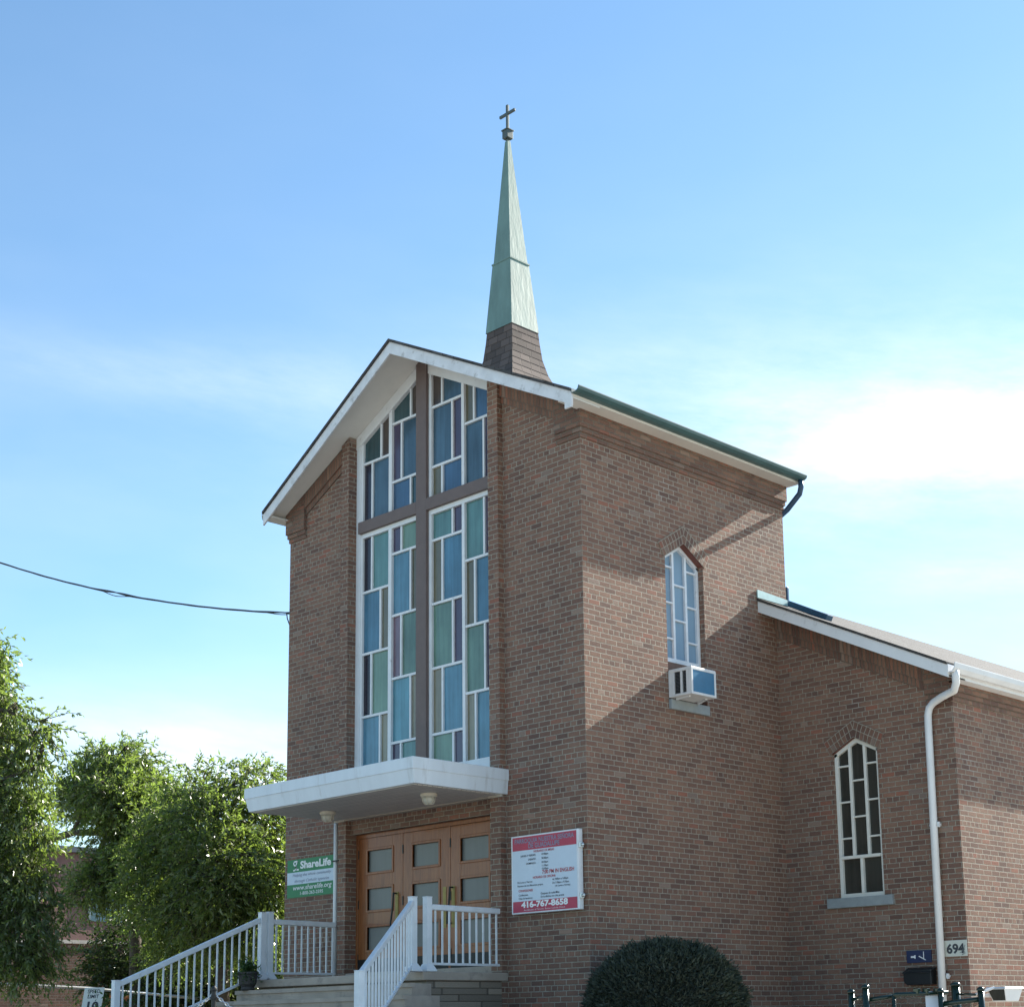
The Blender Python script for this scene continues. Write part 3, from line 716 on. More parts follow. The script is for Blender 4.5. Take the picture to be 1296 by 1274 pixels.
# canopy -----------------------------------------------------------------
CX0, CX1, CY = -5.22, -1.45, -1.72
cp = MB()
cp.box(CX0, CX1, CY, -.003, 3.885, 4.042)
a = [(CX0+.012, CY+.012, 3.885), (CX1-.012, CY+.012, 3.885), (CX1-.012, -.003, 3.885), (CX0+.012, -.003, 3.885)]
b = [(CX0+.05, CY+.05, 3.70), (CX1-.03, CY+.05, 3.70), (CX1-.03, -.003, 3.70), (CX0+.05, -.003, 3.70)]
for i in range(4): j = (i+1) % 4; cp.face([b[i], b[j], a[j], a[i]])
cp.face([b[3], b[2], b[1], b[0]])
can = cp.build('canopy', mat('canopy_trim', (.66, .70, .74), .45, var=.05, vscale=3, dirt=((.40, .39, .38), 5, .56, .40), stretch=(1.6, 1.6, .25)), church, bevel=.006)
c = MB(); c.box(CX0+.10, CX1-.08, CY+.09, -.12, 3.688, 3.698); c.build('canopy_soffit', boards, can)
c = MB(); c.box(-4.90, -1.735, -.115, -.002, 3.672, 3.698); c.box(CX0+.06, -4.90, -.135, -.102, 3.66, 3.698); c.box(-1.735, CX1-.03, -.135, -.102, 3.66, 3.698); c.build('canopy_trim', tan, can)
d = MB(); d.tube([(-5.20,-.06,3.69), (-5.20,-.06,1.30)], .034, 10); dp = d.build('canopy_downspout', white, church, smooth=True)
d = MB(); d.box(-5.245, -5.06, -.10, -.004, 3.08, 3.10); d.build('pipe_clamp', blackm, dp)

# ================================================================== THINGS ON THE CHURCH
def ceiling_lamp(x, y, label):
    r = thing('ceiling_lamp', (x, y, 3.688), label, 'lamp', 'lamps under the entrance canopy')
    MB().lathe((x, y, 0), [(.10, 3.640), (.115, 3.655), (.115, 3.686)], 20).build('lamp_base', beige, r, smooth=False)
    MB().lathe((x, y, 0), [(.02, 3.545), (.05, 3.555), (.075, 3.585), (.085, 3.638)], 20).build('lamp_shade', lampglass, r, smooth=True)
    c = MB()
    for k in range(6):
        a = k*math.pi/3; c.tube([(x+.09*math.cos(a), y+.09*math.sin(a), 3.64), (x+.083*math.cos(a), y+.083*math.sin(a), 3.585), (x+.055*math.cos(a), y+.055*math.sin(a), 3.548), (x, y, 3.54)], .005, 5)
    c.build('wire_guard', beige, r)
ceiling_lamp(-4.36, -.86, 'round caged lamp under the canopy near the white downpipe and green banner')
ceiling_lamp(-2.05, -.93, 'round caged lamp under the canopy near the red-banded notice board')

# notice board --------------------------------------------------------------
BX0, BX1, BZ0, BZ1 = -1.322, -.080, 2.055, 3.092
nb = thing('notice_board', (-.7, 0, BZ0), 'white church notice board with red bands listing services and a phone number', 'notice board')
b = MB(); b.box(BX0, BX1, -.10, -.012, BZ0, BZ1); b.build('board_case', alu, nb, bevel=.006)
BWd, BHt = BX1-BX0, BZ1-BZ0
def bxz(fx, fz): return BX0+fx*BWd, BZ1-fz*BHt
redm = mat('sign_red', (.42, .045, .085), .5, var=.08); whitem = mat('sign_white', (.54, .62, .71), .45, var=.03)
b = MB(); x0, z0 = bxz(.022, .982); x1, z1 = bxz(.978, .018); b.face([(x0,-.1012,z0), (x1,-.1012,z0), (x1,-.1012,z1), (x0,-.1012,z1)]); b.build('panel', whitem, nb)
for f0, f1 in ((.018, .192), (.842, .982)):
    b = MB(); x0, z0 = bxz(.022, f1); x1, z1 = bxz(.978, f0); b.face([(x0,-.1024,z0), (x1,-.1024,z0), (x1,-.1024,z1), (x0,-.1024,z1)])
    b.build('red_band', redm, nb)
O = (BX0, -.1032, BZ1); Xa, Za = (1,0,0), (0,0,1)
def L_(s, fx, fz, h, al='LEFT', bold=0., sh=0., mw=0): return (s, fx*BWd, -fz*BHt-h*.36, h, al, bold, sh, mw)
slate = mat('sign_slate_ink', (.22, .25, .34), .6); ink = mat('sign_dark_ink', (.03, .035, .05), .6); redink = mat('sign_red_ink', (.45, .06, .07), .6); whink = mat('sign_white_ink', (.78, .78, .78), .5)
text('lettering', [L_('PARROQUIA NUESTRA SEÑORA', .50, .078, .062, 'CENTER', .03, 0, -1.10), L_('DE GUADALUPE', .50, .148, .062, 'CENTER', .03, 0, -.58)], slate, nb, O, Xa, Za)
text('lettering', [L_('HORARIO DE MISAS', .50, .222, .030, 'CENTER', .02, 0, -.38), L_('7:00 PM IN ENGLISH', .47, .498, .052, 'LEFT', .02, 0, -.58), L_('HORARIO DE OFICINA', .50, .556, .032, 'CENTER', .02, 0, -.42), L_('CONFESIONES', .11, .712, .030, 'LEFT', .02, 0, -.27)], redink, nb, O, Xa, Za)
tl = [L_('JUEVES Y VIERNES', .375, .268, .026, 'RIGHT', .015), L_('SABADO', .375, .318, .026, 'RIGHT', .015), L_('DOMINGO', .375, .37, .026, 'RIGHT', .015)]
for s_, f in (('07:00pm', .268), ('06:00pm', .318), ('09:30am', .37), ('11:30am', .413), ('12:30pm', .453)): tl.append(L_(s_, .465, f, .026, 'LEFT', .015))
tl += [L_('De Lunes a Viernes', .095, .603, .026, 'LEFT', .01), L_('de 9:00am a 5:00pm', .62, .600, .026, 'LEFT', .01), L_('Reunion de los diferentes grupos', .095, .648, .026, 'LEFT', .01, 0, .56), L_('De 7:00pm a 9:30pm', .62, .645, .026, 'LEFT', .01), L_('(de Lunes a Viernes)', .66, .685, .024, 'LEFT', .01),
       L_('Confesiones', .11, .765, .026, 'LEFT', .01), L_('Despues de cada Misa', .445, .765, .028, 'LEFT', .01), L_('Citas de bautismo', .11, .808, .026, 'LEFT', .01), L_('En la oficina con cita previa', .445, .805, .028, 'LEFT', .01, 0, .60)]
text('lettering', tl, ink, nb, O, Xa, Za)
text('lettering', [L_('416-767-8658', .155, .896, .078, 'LEFT', .06, 0, -.86), L_('Archdiocese of Toronto  Roman Catholic Church', .19, .957, .020, 'LEFT', .0, 0, -.76)], whink, nb, O, Xa, Za)
for z in (2.88, 2.23):
    b = MB(); b.box(BX1-.0, BX1+.035, -.09, -.03, z-.03, z+.03); b.lathe((BX1+.045, -.06, z-.02), [(.012, 0), (.022, .015), (.022, .03), (.012, .045)], 10)
    b.build('clamp', steel, nb)

# green banner ----------------------------------------------------------------
GX0, GX1, GZ0, GZ1 = -6.48, -5.29, 2.612, 3.205
gb = thing('banner_sign', (-5.9, 0, GZ0), 'green and white banner sign with web address on the brick beside the white downpipe', 'banner')
greenm = mat('banner_green', (.035, .20, .085), .5, var=.05)
b = MB(); b.box(GX0, GX1, -.022, -.004, GZ0, GZ1); b.build('banner_panel', greenm, gb)
b = MB(); b.face([(GX0+.002,-.0232,2.815), (GX1-.002,-.0232,2.815), (GX1-.002,-.0232,3.005), (GX0+.002,-.0232,3.005)]); b.build('white_band', whitem, gb)
O = (GX0, -.0236, GZ0)
text('lettering', [('ShareLife', .34, .445, .115, 'LEFT', .05, 0, -.78), ('www.sharelife.org', .15, .115, .075, 'LEFT', .012, .22, -.98), ('1-800-263-2595', .33, .035, .052, 'LEFT', .01, 0, -.58)], whink, gb, O, Xa, Za)
text('lettering', [('Helping the whole community', .14, .325, .048, 'LEFT', .005, .3, -.98), ('through Catholic agencies', .19, .232, .048, 'LEFT', .005, .3, -.88)], slate, gb, O, Xa, Za)
lg = MB()
def stroke(pts, w_=.024):
    for (a, b_) in zip(pts, pts[1:]): lg.bar((GX0+a[0], -.0248, GZ0+a[1]), (GX0+b_[0], -.0248, GZ0+b_[1]), .002, w_, up=(Vector((b_[0]-a[0], 0, b_[1]-a[1])).cross(Vector((0,1,0)))))
stroke([(.17, .555), (.25, .565), (.27, .555)]); stroke([(.17, .55), (.17, .515), (.225, .49), (.235, .455), (.21, .43), (.16, .425)]); stroke([(.26, .56), (.225, .50), (.24, .435), (.30, .43)])
lg.build('emblem', whink, gb)

# house number and small blue sign -------------------------------------------
pn = thing('house_number_plate', (2.74, NY, 1.42), 'pale plate with house number 694 beside the white downpipe', 'number plate')
MB().box(2.567, 2.908, NY-.018, NY-.003, 1.424, 1.640).build('plate', mat('pale_plate', (.55, .56, .50), .5, var=.06), pn, bevel=.003)
text('lettering', [('694', .035, .045, .125, 'LEFT', .05, 0, -.27)], mat('number_ink', (.04, .045, .055), .5), pn, (2.567, NY-.0185, 1.424), Xa, Za)
sc_ = MB()
for k in range(7): sc_.bar((2.80+.012*k, NY-.0195, 1.47+.007*k*k*.3), (2.80+.012*(k+1), NY-.0195, 1.47+.007*(k+1)**2*.3), .003, .008)
sc_.bar((2.88, NY-.0195, 1.46), (2.85, NY-.0195, 1.52), .003, .008); sc_.bar((2.83, NY-.0195, 1.445), (2.87, NY-.0195, 1.455), .003, .01)
sc_.build('ornament', mat('leaf_grey', (.16, .18, .17), .6), pn)
bs = thing('direction_sign', (2.16, NY, 1.36), 'small navy blue sign with white arrow left of the white downpipe', 'sign')
MB().box(1.975, 2.362, NY-.022, NY-.003, 1.362, 1.530).build('sign_panel', mat('navy_enamel', (.02, .03, .085), .4), bs, bevel=.003)
b = MB(); y = NY-.0245
b.box(2.045, 2.10, y-.001, y+.002, 1.43, 1.455); b.box(2.10, 2.118, y-.001, y+.002, 1.418, 1.467)
b.bar((2.17, y, 1.45), (2.275, y, 1.395), .003, .012); b.bar((2.245, y, 1.42), (2.245, y, 1.51), .003, .010, up=(1,0,0)); b.build('arrow_mark', whink, bs)
mbx = thing('letter_box', (2.2, NY, 1.06), 'black rounded letter box on the brick below the navy sign', 'letter box')
b = MB()
pr = [(1.985, 1.115), (1.985, 1.215), (2.01, 1.25), (2.05, 1.268), (2.42, 1.268), (2.42, 1.06), (2.04, 1.06), (2.0, 1.085)]
b.prism([(x, NY-.15, z) for x, z in pr], (0, .145, 0)); b.build('box_body', blackm, mbx, bevel=.012)
b = MB(); b.prism([(1.98, NY-.17, 1.215), (2.425, NY-.17, 1.215), (2.425, NY-.005, 1.285), (1.98, NY-.005, 1.285)], (0, 0, .012)); b.build('lid', blackm, mbx)
fl = thing('floodlight', (NX, 4.6, .9), 'white hooded floodlight on a bracket low on the sunlit side wall', 'floodlight')
b = MB(); P = [(3.10,4.52,.82), (3.30,4.52,.82), (3.30,4.85,.82), (3.10,4.85,.82), (3.07,4.44,.985), (3.33,4.44,.985), (3.33,4.92,.985), (3.07,4.92,.985)]
b.hexa(P); b.build('housing', white, fl, bevel=.008)
b = MB(); b.hexa([(3.05,4.42,.986), (3.35,4.42,.986), (3.35,4.95,.986), (3.05,4.95,.986), (3.06,4.45,1.008), (3.33,4.45,1.008), (3.33,4.93,1.008), (3.06,4.93,1.008)]); b.build('hood', white, fl)
b = MB(); b.tube([(2.92,4.30,.90), (3.08,4.22,.93), (3.17,4.45,1.0)], .018, 8); b.tube([(2.918,4.55,.9), (3.06,4.55,.9)], .025, 8); b.build('bracket', white, fl)
b = MB(); b.face([(3.11,4.515,.83), (3.29,4.515,.83), (3.32,4.441,.975), (3.08,4.441,.975)]); b.build('lens', darkglass, fl)

# window air conditioner --------------------------------------------------------
ac = thing('air_conditioner', (0, 2, 5.03), 'white boxed air conditioner with blue panel imitating reflected sky on the tower wall window sill', 'air conditioner')
A0, A1, AY0, AY1, AZ0, AZ1 = .005, .42, 1.695, 2.235, 5.045, 5.425
b = MB(); f_ = .035
for (x, y) in ((A0, AY0), (A1-f_, AY0), (A0, AY1-f_), (A1-f_, AY1-f_)): b.box(x, x+f_, y, y+f_, AZ0, AZ1)
for z in (AZ0, AZ1-f_):
    for y in (AY0, AY1-f_): b.box(A0+f_, A1-f_, y+.001, y+f_-.001, z, z+f_)
    for x in (A0, A1-f_): b.box(x+.001, x+f_-.001, AY0+f_, AY1-f_, z, z+f_)
b.box(A0+.005, A1-.005, AY0+.005, AY1-.005, AZ1, AZ1+.012); b.box(A0+f_, A1-f_, AY0+f_, AY1-f_, AZ0+.004, AZ0+.02)
b.box((A0+A1)/2-.0, (A0+A1)/2+.035, AY0+.002, AY0+f_, AZ0+f_, AZ1-f_); b.box(A0+f_, A0+.10, AY0+.003, AY0+f_, AZ0+f_, AZ1-f_); b.box(A1-.10, A1-f_, AY0+.003, AY0+f_, AZ0+f_, AZ1-f_)
b.build('casing', mat('ac_white', (.66, .66, .66), .45, var=.05, dirt=((.45, .43, .38), 8, .6, .4)), ac, bevel=.004)
b = MB(); b.face([(A1-.008,AY0+f_,AZ0+f_), (A1-.008,AY1-f_,AZ0+f_), (A1-.008,AY1-f_,AZ1-f_), (A1-.008,AY0+f_,AZ1-f_)]); b.build('sky_reflection_panel', skypanel, ac)
b = MB()
for k in range(16): z = AZ0+f_+.006+k*.0195; b.hexa([(A0+.10,AY0+.012,z), (A1-.10,AY0+.012,z), (A1-.10,AY0+.03,z+.008), (A0+.10,AY0+.03,z+.008), (A0+.10,AY0+.012,z+.003), (A1-.10,AY0+.012,z+.003), (A1-.10,AY0+.03,z+.011), (A0+.10,AY0+.03,z+.011)])
b.face([(A0+f_,AY0+.034,AZ0+f_), (A1-f_,AY0+.034,AZ0+f_), (A1-f_,AY0+.034,AZ1-f_), (A0+f_,AY0+.034,AZ1-f_)], 1); b.build('grille', [mat('grille_grey', (.16, .17, .18), .4), blackm], ac)
b = MB(); b.bar((.30, AY1-.08, AZ0), (.06, AY1+.03, 5.03), .03, .03); b.build('bracket', alu, ac); b = MB(); b.bar((.30, AY0+.1, AZ0), (.06, AY0+.1, 5.03), .03, .03); b.build('bracket', alu, ac)

# cable ----------------------------------------------------------------------------
cb = thing('power_cable', (-6.58, 0, 7.25), 'twisted black overhead power cable strung to the left corner of the tower', 'cable')
A = Vector((-6.595, -.02, 7.25)); B = Vector((-20.1, -3.0, 12.6)); Bx = A+(B-A)*1.9
def cpos(t, ph, r):
    p = A+(B-A)*t; p.z -= 4*.70*t*(1-t)
    s_ = t*20; k = math.sin(t*21.0+2.0)*.75+.25*math.sin(t*47.)
    rr = r*(.22+max(0, k)**3*1.0)
    return p+Vector((math.cos(s_*2.2+ph)*rr, 0, math.sin(s_*2.2+ph)*rr))
b = MB(); N_ = 150
for ph, r, rd in ((0, .022, .012), (2.1, .024, .010), (4.2, .045, .008)): b.tube([cpos(i/N_*1.35, ph, r) for i in range(N_+1)], rd, 5)
b.build('strand', cable, cb)
b = MB(); b.tube([A+Vector((-.02,0,0)), A+Vector((-.03,.02,-.08)), A+Vector((0,.05,-.2)), A+Vector((.012,.10,-.35)), A+Vector((.012,.12,-.6))], .010, 6); b.tube([A, A+Vector((.03,.05,.0))], .02, 8); b.build('drip_loop', cable, cb)

# ================================================================== STEPS AND RAILINGS
LZ = 1.30
stp = thing('entrance_steps', (-3.3, -1.4, .2), 'concrete entrance landing and wide flight of steps below the oak doors', 'steps')
b = MB(); b.box(-5.24, -1.50, -1.50, -.005, LZ-.11, LZ); b.build('landing', conc, stp, bevel=.012)
b = MB(); b.box(-5.20, -1.53, -1.42, -.01, -.4, LZ-.11); b.build('landing_base', shingle_mat('stacked_stone', (.235, .19, .145), .8, .085), stp)
b = MB()
R0, R1 = Vector((-1.58, -1.61)), Vector((-.27, -3.5)); L0, L1 = Vector((-5.15, -1.41)), Vector((-5.15, -3.72))
nst = 7; rise = (LZ-.22)/nst
for i in range(1, nst):
    k = (i)/nst; z1 = LZ-rise*i; z0 = -.2
    fr_ = L0+(L1-L0)*k; fl_ = R0+(R1-R0)*k; kb = max(0, (i-1)/nst-.02)
    b.hexa([(fr_.x-.12, fr_.y, z0), (fl_.x+.12, fl_.y, z0), (R0.x+(R1.x-R0.x)*kb+.12, -1.40, z0), (-5.27, -1.40, z0), (fr_.x-.12, fr_.y, z1), (fl_.x+.12, fl_.y, z1), (R0.x+(R1.x-R0.x)*kb+.12, -1.40, z1), (-5.27, -1.40, z1)])
    # nosing
    b.hexa([(fr_.x-.13, fr_.y-.025, z1-.05), (fl_.x+.12, fl_.y-.025, z1-.05), (fl_.x+.12, fl_.y+.05, z1-.05), (fr_.x-.13, fr_.y+.05, z1-.05), (fr_.x-.13, fr_.y-.025, z1+.003), (fl_.x+.12, fl_.y-.025, z1+.003), (fl_.x+.12, fl_.y+.05, z1+.003), (fr_.x-.13, fr_.y+.05, z1+.003)])
b.build('stair_flight', conc, stp)

def post(b, x, y, z0, z1, w_=.088):
    b.box(x-w_/2, x+w_/2, y-w_/2, y+w_/2, z0, z1)
    q = w_/2+.004; b.box(x-q, x+q, y-q, y+q, z1, z1+.012)
    for (h0, h1, e0, e1) in ((0, .02, .045, .045), (.02, .10, .045, .004)):
        a = w_/2+e0; c = w_/2+e1
        b.hexa([(x-a,y-a,z0+h0), (x+a,y-a,z0+h0), (x+a,y+a,z0+h0), (x-a,y+a,z0+h0), (x-c,y-c,z0+h1), (x+c,y-c,z0+h1), (x+c,y+c,z0+h1), (x-c,y+c,z0+h1)])
def railing(p0, p1, zb0, zb1, zt0, zt1, n, posts, label, endpost=False):
    """p0,p1 plan ends; bottom rail heights and top rail heights at both ends; n balusters"""
    r = thing('railing', (p0[0], p0[1], zb0), label, 'railing', 'white metal railings at the church entrance')
    P0, P1 = Vector(p0), Vector(p1)
    for (x, y, z0, z1) in posts:
        b = MB(); post(b, x, y, z0, z1); b.build('post', alu, r, bevel=.004)
    q = lambda k, z: (P0.x+(P1.x-P0.x)*k, P0.y+(P1.y-P0.y)*k, z)
    b = MB(); b.bar(q(0, zt0-.04), q(1, zt1-.04), .062, .075); b.build('top_rail', alu, r, bevel=.012)
    b = MB(); b.bar(q(0, zb0), q(1, zb1), .035, .032); b.build('bottom_rail', alu, r, bevel=.003)
    for i in range(n):
        k = (i+.75)/(n+.2); z0 = zb0+(zb1-zb0)*k+.016; z1 = zt0+(zt1-zt0)*k-.075; x, y, _ = q(k, 0)
        b = MB(); b.box(x-.010, x+.010, y-.010, y+.010, z0, z1); b.build('baluster', alu, r)
    return r
railing((-1.58,-1.318), (-1.58,-.09), 1.40, 1.40, 2.165, 2.155, 10, [(-1.58,-1.36,LZ,2.245)], 'level white railing right of the doors, ending at the brick pilaster')
railing((-5.15,-1.245), (-5.15,-.09), 1.40, 1.40, 2.175, 2.165, 10, [(-5.15,-1.28,LZ,2.265)], 'level white railing left of the doors, in front of the white downpipe')
dR = (R1-R0).normalized()*.045
railing(R0+dR, R1-dR, 1.37, .42, 2.20, 1.245, 16, [(R0.x,R0.y,LZ,2.235), (R1.x,R1.y,.22,1.235)], 'sloping white stair railing in the middle, flaring out towards the viewer')
railing((-5.15,-1.455), (-5.15,-3.675), 1.37, .48, 2.19, 1.27, 18, [(-5.15,-1.41,LZ,2.255), (-5.15,-3.72,.25,1.27)], 'sloping white stair railing at far left against the trees')

# ================================================================== PLANTS
rng = np.random.default_rng(5)
def leaf_mesh(name, base, dirs, length, width, mt, parent, tint=None, org=None, cup=.25):
    """base (n,3), dirs (n,3): one bent leaf of two quads each -> ONE mesh"""
    n = len(base); dirs = dirs/np.linalg.norm(dirs, axis=1, keepdims=True)
    rv = rng.normal(size=(n, 3)); side = np.cross(dirs, rv); side /= np.linalg.norm(side, axis=1, keepdims=True)+1e-9
    nor = np.cross(side, dirs)
    ln = (length*rng.uniform(.65, 1.25, n))[:, None]; wd = (width*rng.uniform(.7, 1.2, n))[:, None]
    mid = base+dirs*ln*.45
    v = np.stack([base, mid+side*wd*.5+nor*wd*cup, base+dirs*ln-nor*ln*.12, mid-side*wd*.5+nor*wd*cup], 1).reshape(-1, 3)
    o = np.array(rootloc(parent)) if parent is not None else np.array(org)
    me = bpy.data.meshes.new(name); me.vertices.add(4*n); me.vertices.foreach_set('co', (v-o).astype(np.float32).ravel())
    me.loops.add(4*n); me.polygons.add(n)
    me.loops.foreach_set('vertex_index', np.arange(4*n, dtype=np.int32)); me.polygons.foreach_set('loop_start', np.arange(0, 4*n, 4, dtype=np.int32)); me.polygons.foreach_set('loop_total', np.full(n, 4, dtype=np.int32))
    me.update(); me.materials.append(mt)
    a = me.attributes.new('tint', 'FLOAT', 'FACE'); a.data.foreach_set('value', (tint if tint is not None else rng.uniform(0, 1, n)).astype(np.float32))
    ob = bpy.data.objects.new(name, me); COL.objects.link(ob)
    if parent is not None: ob.parent = parent
    else: ob.location = o
    return ob
RGT = np.array(RM @ Vector((1,0,0))); UPV = np.array([0,0,1.]); FWD = np.array(RM @ Vector((0,0,-1)))
def tree(name, label, trunk, blobs, mt, leaves, ln=.11, wd=.036, droop=.5, cat='tree', limbs=True, group=None, tr=.16):
    """trunk: list of points; blobs: (centre, radius, weight) clumps of the crown"""
    r = thing(name, trunk[0], label, cat, group)
    b = MB(); n = len(trunk); b.tube(trunk, [tr*(1-.7*i/(n-1)) for i in range(n)], 9)
    top = Vector(trunk[-1]); cs = []
    for (c, rad_, wgt) in blobs:
        c = Vector(c)
        if limbs:
            k = min(range(1, n), key=lambda i: (Vector(trunk[i])-c).length+max(0, trunk[i][2]-c.z)*2); s_ = Vector(trunk[k])
            m1 = s_.lerp(c, .35)+Vector(rng.normal(size=3))*.18+Vector((0,0,.12)); m2 = s_.lerp(c, .72)+Vector(rng.normal(size=3))*.16
            b.tube([s_, m1, m2, c], [tr*.26, tr*.17, tr*.10, .010], 6)
            for q in range(5):
                e = c+Vector(rng.normal(size=3)).normalized()*rad_*.5; b.tube([m2.lerp(c, rng.uniform(0, 1)), (c+e)/2+Vector((0,0,.06)), e], [.016, .011, .004], 4)
    b.build('trunk', bark, r, smooth=True)
    tot = sum(w_*R**3 for _, R, w_ in blobs); B_, D_, T_ = [], [], []
    per = 15; tws = MB()
    for (c, R, wgt) in blobs:
        nt = max(8, int(leaves/per*wgt*R**3/tot)); c = np.array(c)
        dr = rng.normal(size=(nt, 3)); dr /= np.linalg.norm(dr, axis=1, keepdims=True)
        st_ = c+dr*(R*1.12*rng.uniform(.02, 1., (nt, 1))**.42)
        go = dr*.55+rng.normal(size=(nt, 3))*.5; go[:, 2] += .25-.5*droop; go /= np.linalg.norm(go, axis=1, keepdims=True)
        L_ = rng.uniform(.22, .62, nt)
        tw = rng.uniform(0, 1, nt)
        for j in range(per):
            f = (j+rng.uniform(0, 1, nt))/per; p = st_+go*(L_*f)[:, None]; p[:, 2] -= droop*.45*(L_*f*f)
            p = p+rng.normal(size=p.shape)*.012
            d = go*.8+rng.normal(size=p.shape)*.62; d[:, 2] -= droop*.9
            B_.append(p); D_.append(d); T_.append(np.clip(tw*.65+rng.uniform(0, .35, nt), 0, 1))
        for i in range(0, nt, 3):
            q0 = Vector(st_[i]); q1 = q0+Vector(go[i])*L_[i]*.55; q2 = q0+Vector(go[i])*L_[i]; q1.z -= droop*.45*L_[i]*.3; q2.z -= droop*.45*L_[i]
            tws.tube([q0.lerp(Vector(c), .25), q1, q2], [.009, .006, .003], 3, caps=False)
    tws.build('twigs', bark, r)
    leaf_mesh('crown', np.concatenate(B_), np.concatenate(D_), ln, wd, mt, r, np.concatenate(T_))
    return r
def px_blobs(lst, dep):
    out = []
    for (u, v, rp, dd, wgt) in lst: out.append((tuple(at(u, v+(9 if dep > 28 else 4), dep+dd)), rp*(dep+dd)/FPX, wgt))
    return out
def ground_pt(u, dep):
    p = at(u, 1200, dep); return (p.x, p.y, .15)
# right-hand tree beside the tower
dR_ = 30.
tb = Vector(ground_pt(285, dR_)); p1 = at(280, 1190, dR_); p2 = at(276, 1120, dR_+.3); p3 = at(272, 1060, dR_+.3)
tree('ash_tree', 'leafy green tree closest to the church tower, with dark forked trunk', [tuple(tb), tuple(p1), tuple(p2), tuple(p3), tuple(at(275, 1010, dR_))],
     px_blobs([(245, 1000, 30, 0, 1), (300, 985, 26, -.5, 1), (338, 985, 26, .5, 1), (215, 1030, 32, .5, 1), (270, 1035, 40, -1, 1), (325, 1030, 36, 0, 1), (355, 1060, 36, .6, 1), (225, 1085, 42, 0, 1), (285, 1090, 48, -1.2, 1), (335, 1100, 42, -.4, 1), (350, 1145, 34, .2, .9),
               (200, 1130, 40, .4, .8), (255, 1140, 44, -.6, .8), (310, 1150, 42, -.5, .9), (230, 1180, 40, .2, .7), (290, 1190, 36, .5, .7), (345, 1185, 30, .8, .7), (190, 1065, 30, .6, .8), (262, 972, 14, 0, 1), (318, 968, 12, 0, 1)], dR_), leafA, 58000, .115, .037, .5)
# middle tree
dM_ = 33.
tree('ash_tree', 'middle green tree with one long bare limb crossing the sky gap', [ground_pt(175, dM_), tuple(at(172, 1200, dM_)), tuple(at(165, 1120, dM_)), tuple(at(160, 1060, dM_)), tuple(at(150, 1000, dM_))],
     px_blobs([(132, 965, 26, 0, 1), (165, 960, 26, .5, 1), (110, 985, 24, .3, 1), (145, 1000, 34, -.5, 1), (178, 1005, 30, 0, 1), (115, 1010, 22, .4, .8), (150, 1040, 30, 0, .9), (185, 1050, 32, .5, .9), (82, 1000, 16, .6, .7), (170, 1085, 34, -.5, .9), (140, 1105, 26, -.6, .9), (112, 1125, 20, -.8, .9), (88, 1118, 14, -.4, .7), (195, 1105, 30, .3, .8), (120, 1090, 18, -.5, .8), (160, 938, 9, 0, 1), (128, 940, 8, 0, 1), (88, 990, 20, .3, 1), (200, 1000, 26, .4, 1), (205, 1050, 30, .4, 1)], dM_), leafA, 50000, .12, .036, .55)
m_ = bpy.data.objects.new  # (plain alias kept local)
lb = MB(); lb.tube([tuple(at(160, 1052, dM_)), tuple(at(125, 1054, dM_)), tuple(at(95, 1053, dM_)), tuple(at(60, 1063, dM_))], [.05, .06, .07, .09], 7); lb.tube([tuple(at(92, 1053, dM_)), tuple(at(103, 1032, dM_)), tuple(at(110, 1022, dM_))], [.05, .035, .02], 6)
par = [o for o in bpy.data.objects if o.name.startswith('ash_tree')][-1]
lb.build('limb', bark, bpy.data.objects['ash_tree.001'], smooth=True)
# left tree, nearest
dL_ = 27.5
tree('ash_tree', 'tall bright green tree at the left edge with hanging leaf sprays', [ground_pt(-60, dL_), tuple(at(-62, 1150, dL_)), tuple(at(-60, 1020, dL_)), tuple(at(-55, 930, dL_)), tuple(at(-50, 850, dL_))],
     px_blobs([(-12, 850, 24, 0, 1), (-40, 830, 36, 0, 1), (0, 885, 20, 0, 1), (22, 892, 14, -.3, 1), (-30, 905, 40, .4, 1), (10, 940, 26, 0, 1), (48, 925, 22, -.2, 1), (60, 910, 13, -.2, 1), (55, 945, 14, -.2, 1), (-20, 970, 36, .2, 1), (25, 985, 30, -.3, 1), (5, 1030, 36, 0, 1), (40, 1040, 26, -.4, 1), (52, 1062, 14, -.4, 1),
               (0, 1085, 38, -.2, 1), (40, 1095, 22, -.3, 1), (10, 1135, 36, -.4, 1), (52, 1150, 22, -.5, 1), (62, 1172, 15, -.5, 1), (15, 1185, 32, -.4, 1), (48, 1205, 22, -.4, 1), (58, 1228, 12, -.4, 1), (15, 1222, 22, -.2, 1), (-40, 1100, 50, .5, 1), (-60, 1000, 50, .5, .8), (-70, 900, 50, .5, .8), (-50, 1190, 40, .3, .8)], dL_), leafA, 66000, .115, .037, .75, tr=.2)
# shrubs under the trees
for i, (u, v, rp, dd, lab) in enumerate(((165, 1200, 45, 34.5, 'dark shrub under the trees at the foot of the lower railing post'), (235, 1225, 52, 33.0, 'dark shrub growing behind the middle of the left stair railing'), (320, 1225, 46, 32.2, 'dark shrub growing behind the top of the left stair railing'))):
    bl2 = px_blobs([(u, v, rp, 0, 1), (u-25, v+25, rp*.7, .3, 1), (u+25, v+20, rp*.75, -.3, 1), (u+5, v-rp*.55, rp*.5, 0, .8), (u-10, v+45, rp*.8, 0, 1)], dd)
    tree('shrub', lab, [ground_pt(u, dd), tuple(at(u, v+50, dd)), tuple(at(u, v, dd))], bl2, leafB, 14000, .10, .04, .4, 'shrub', True, 'shrubs under the trees', .06)
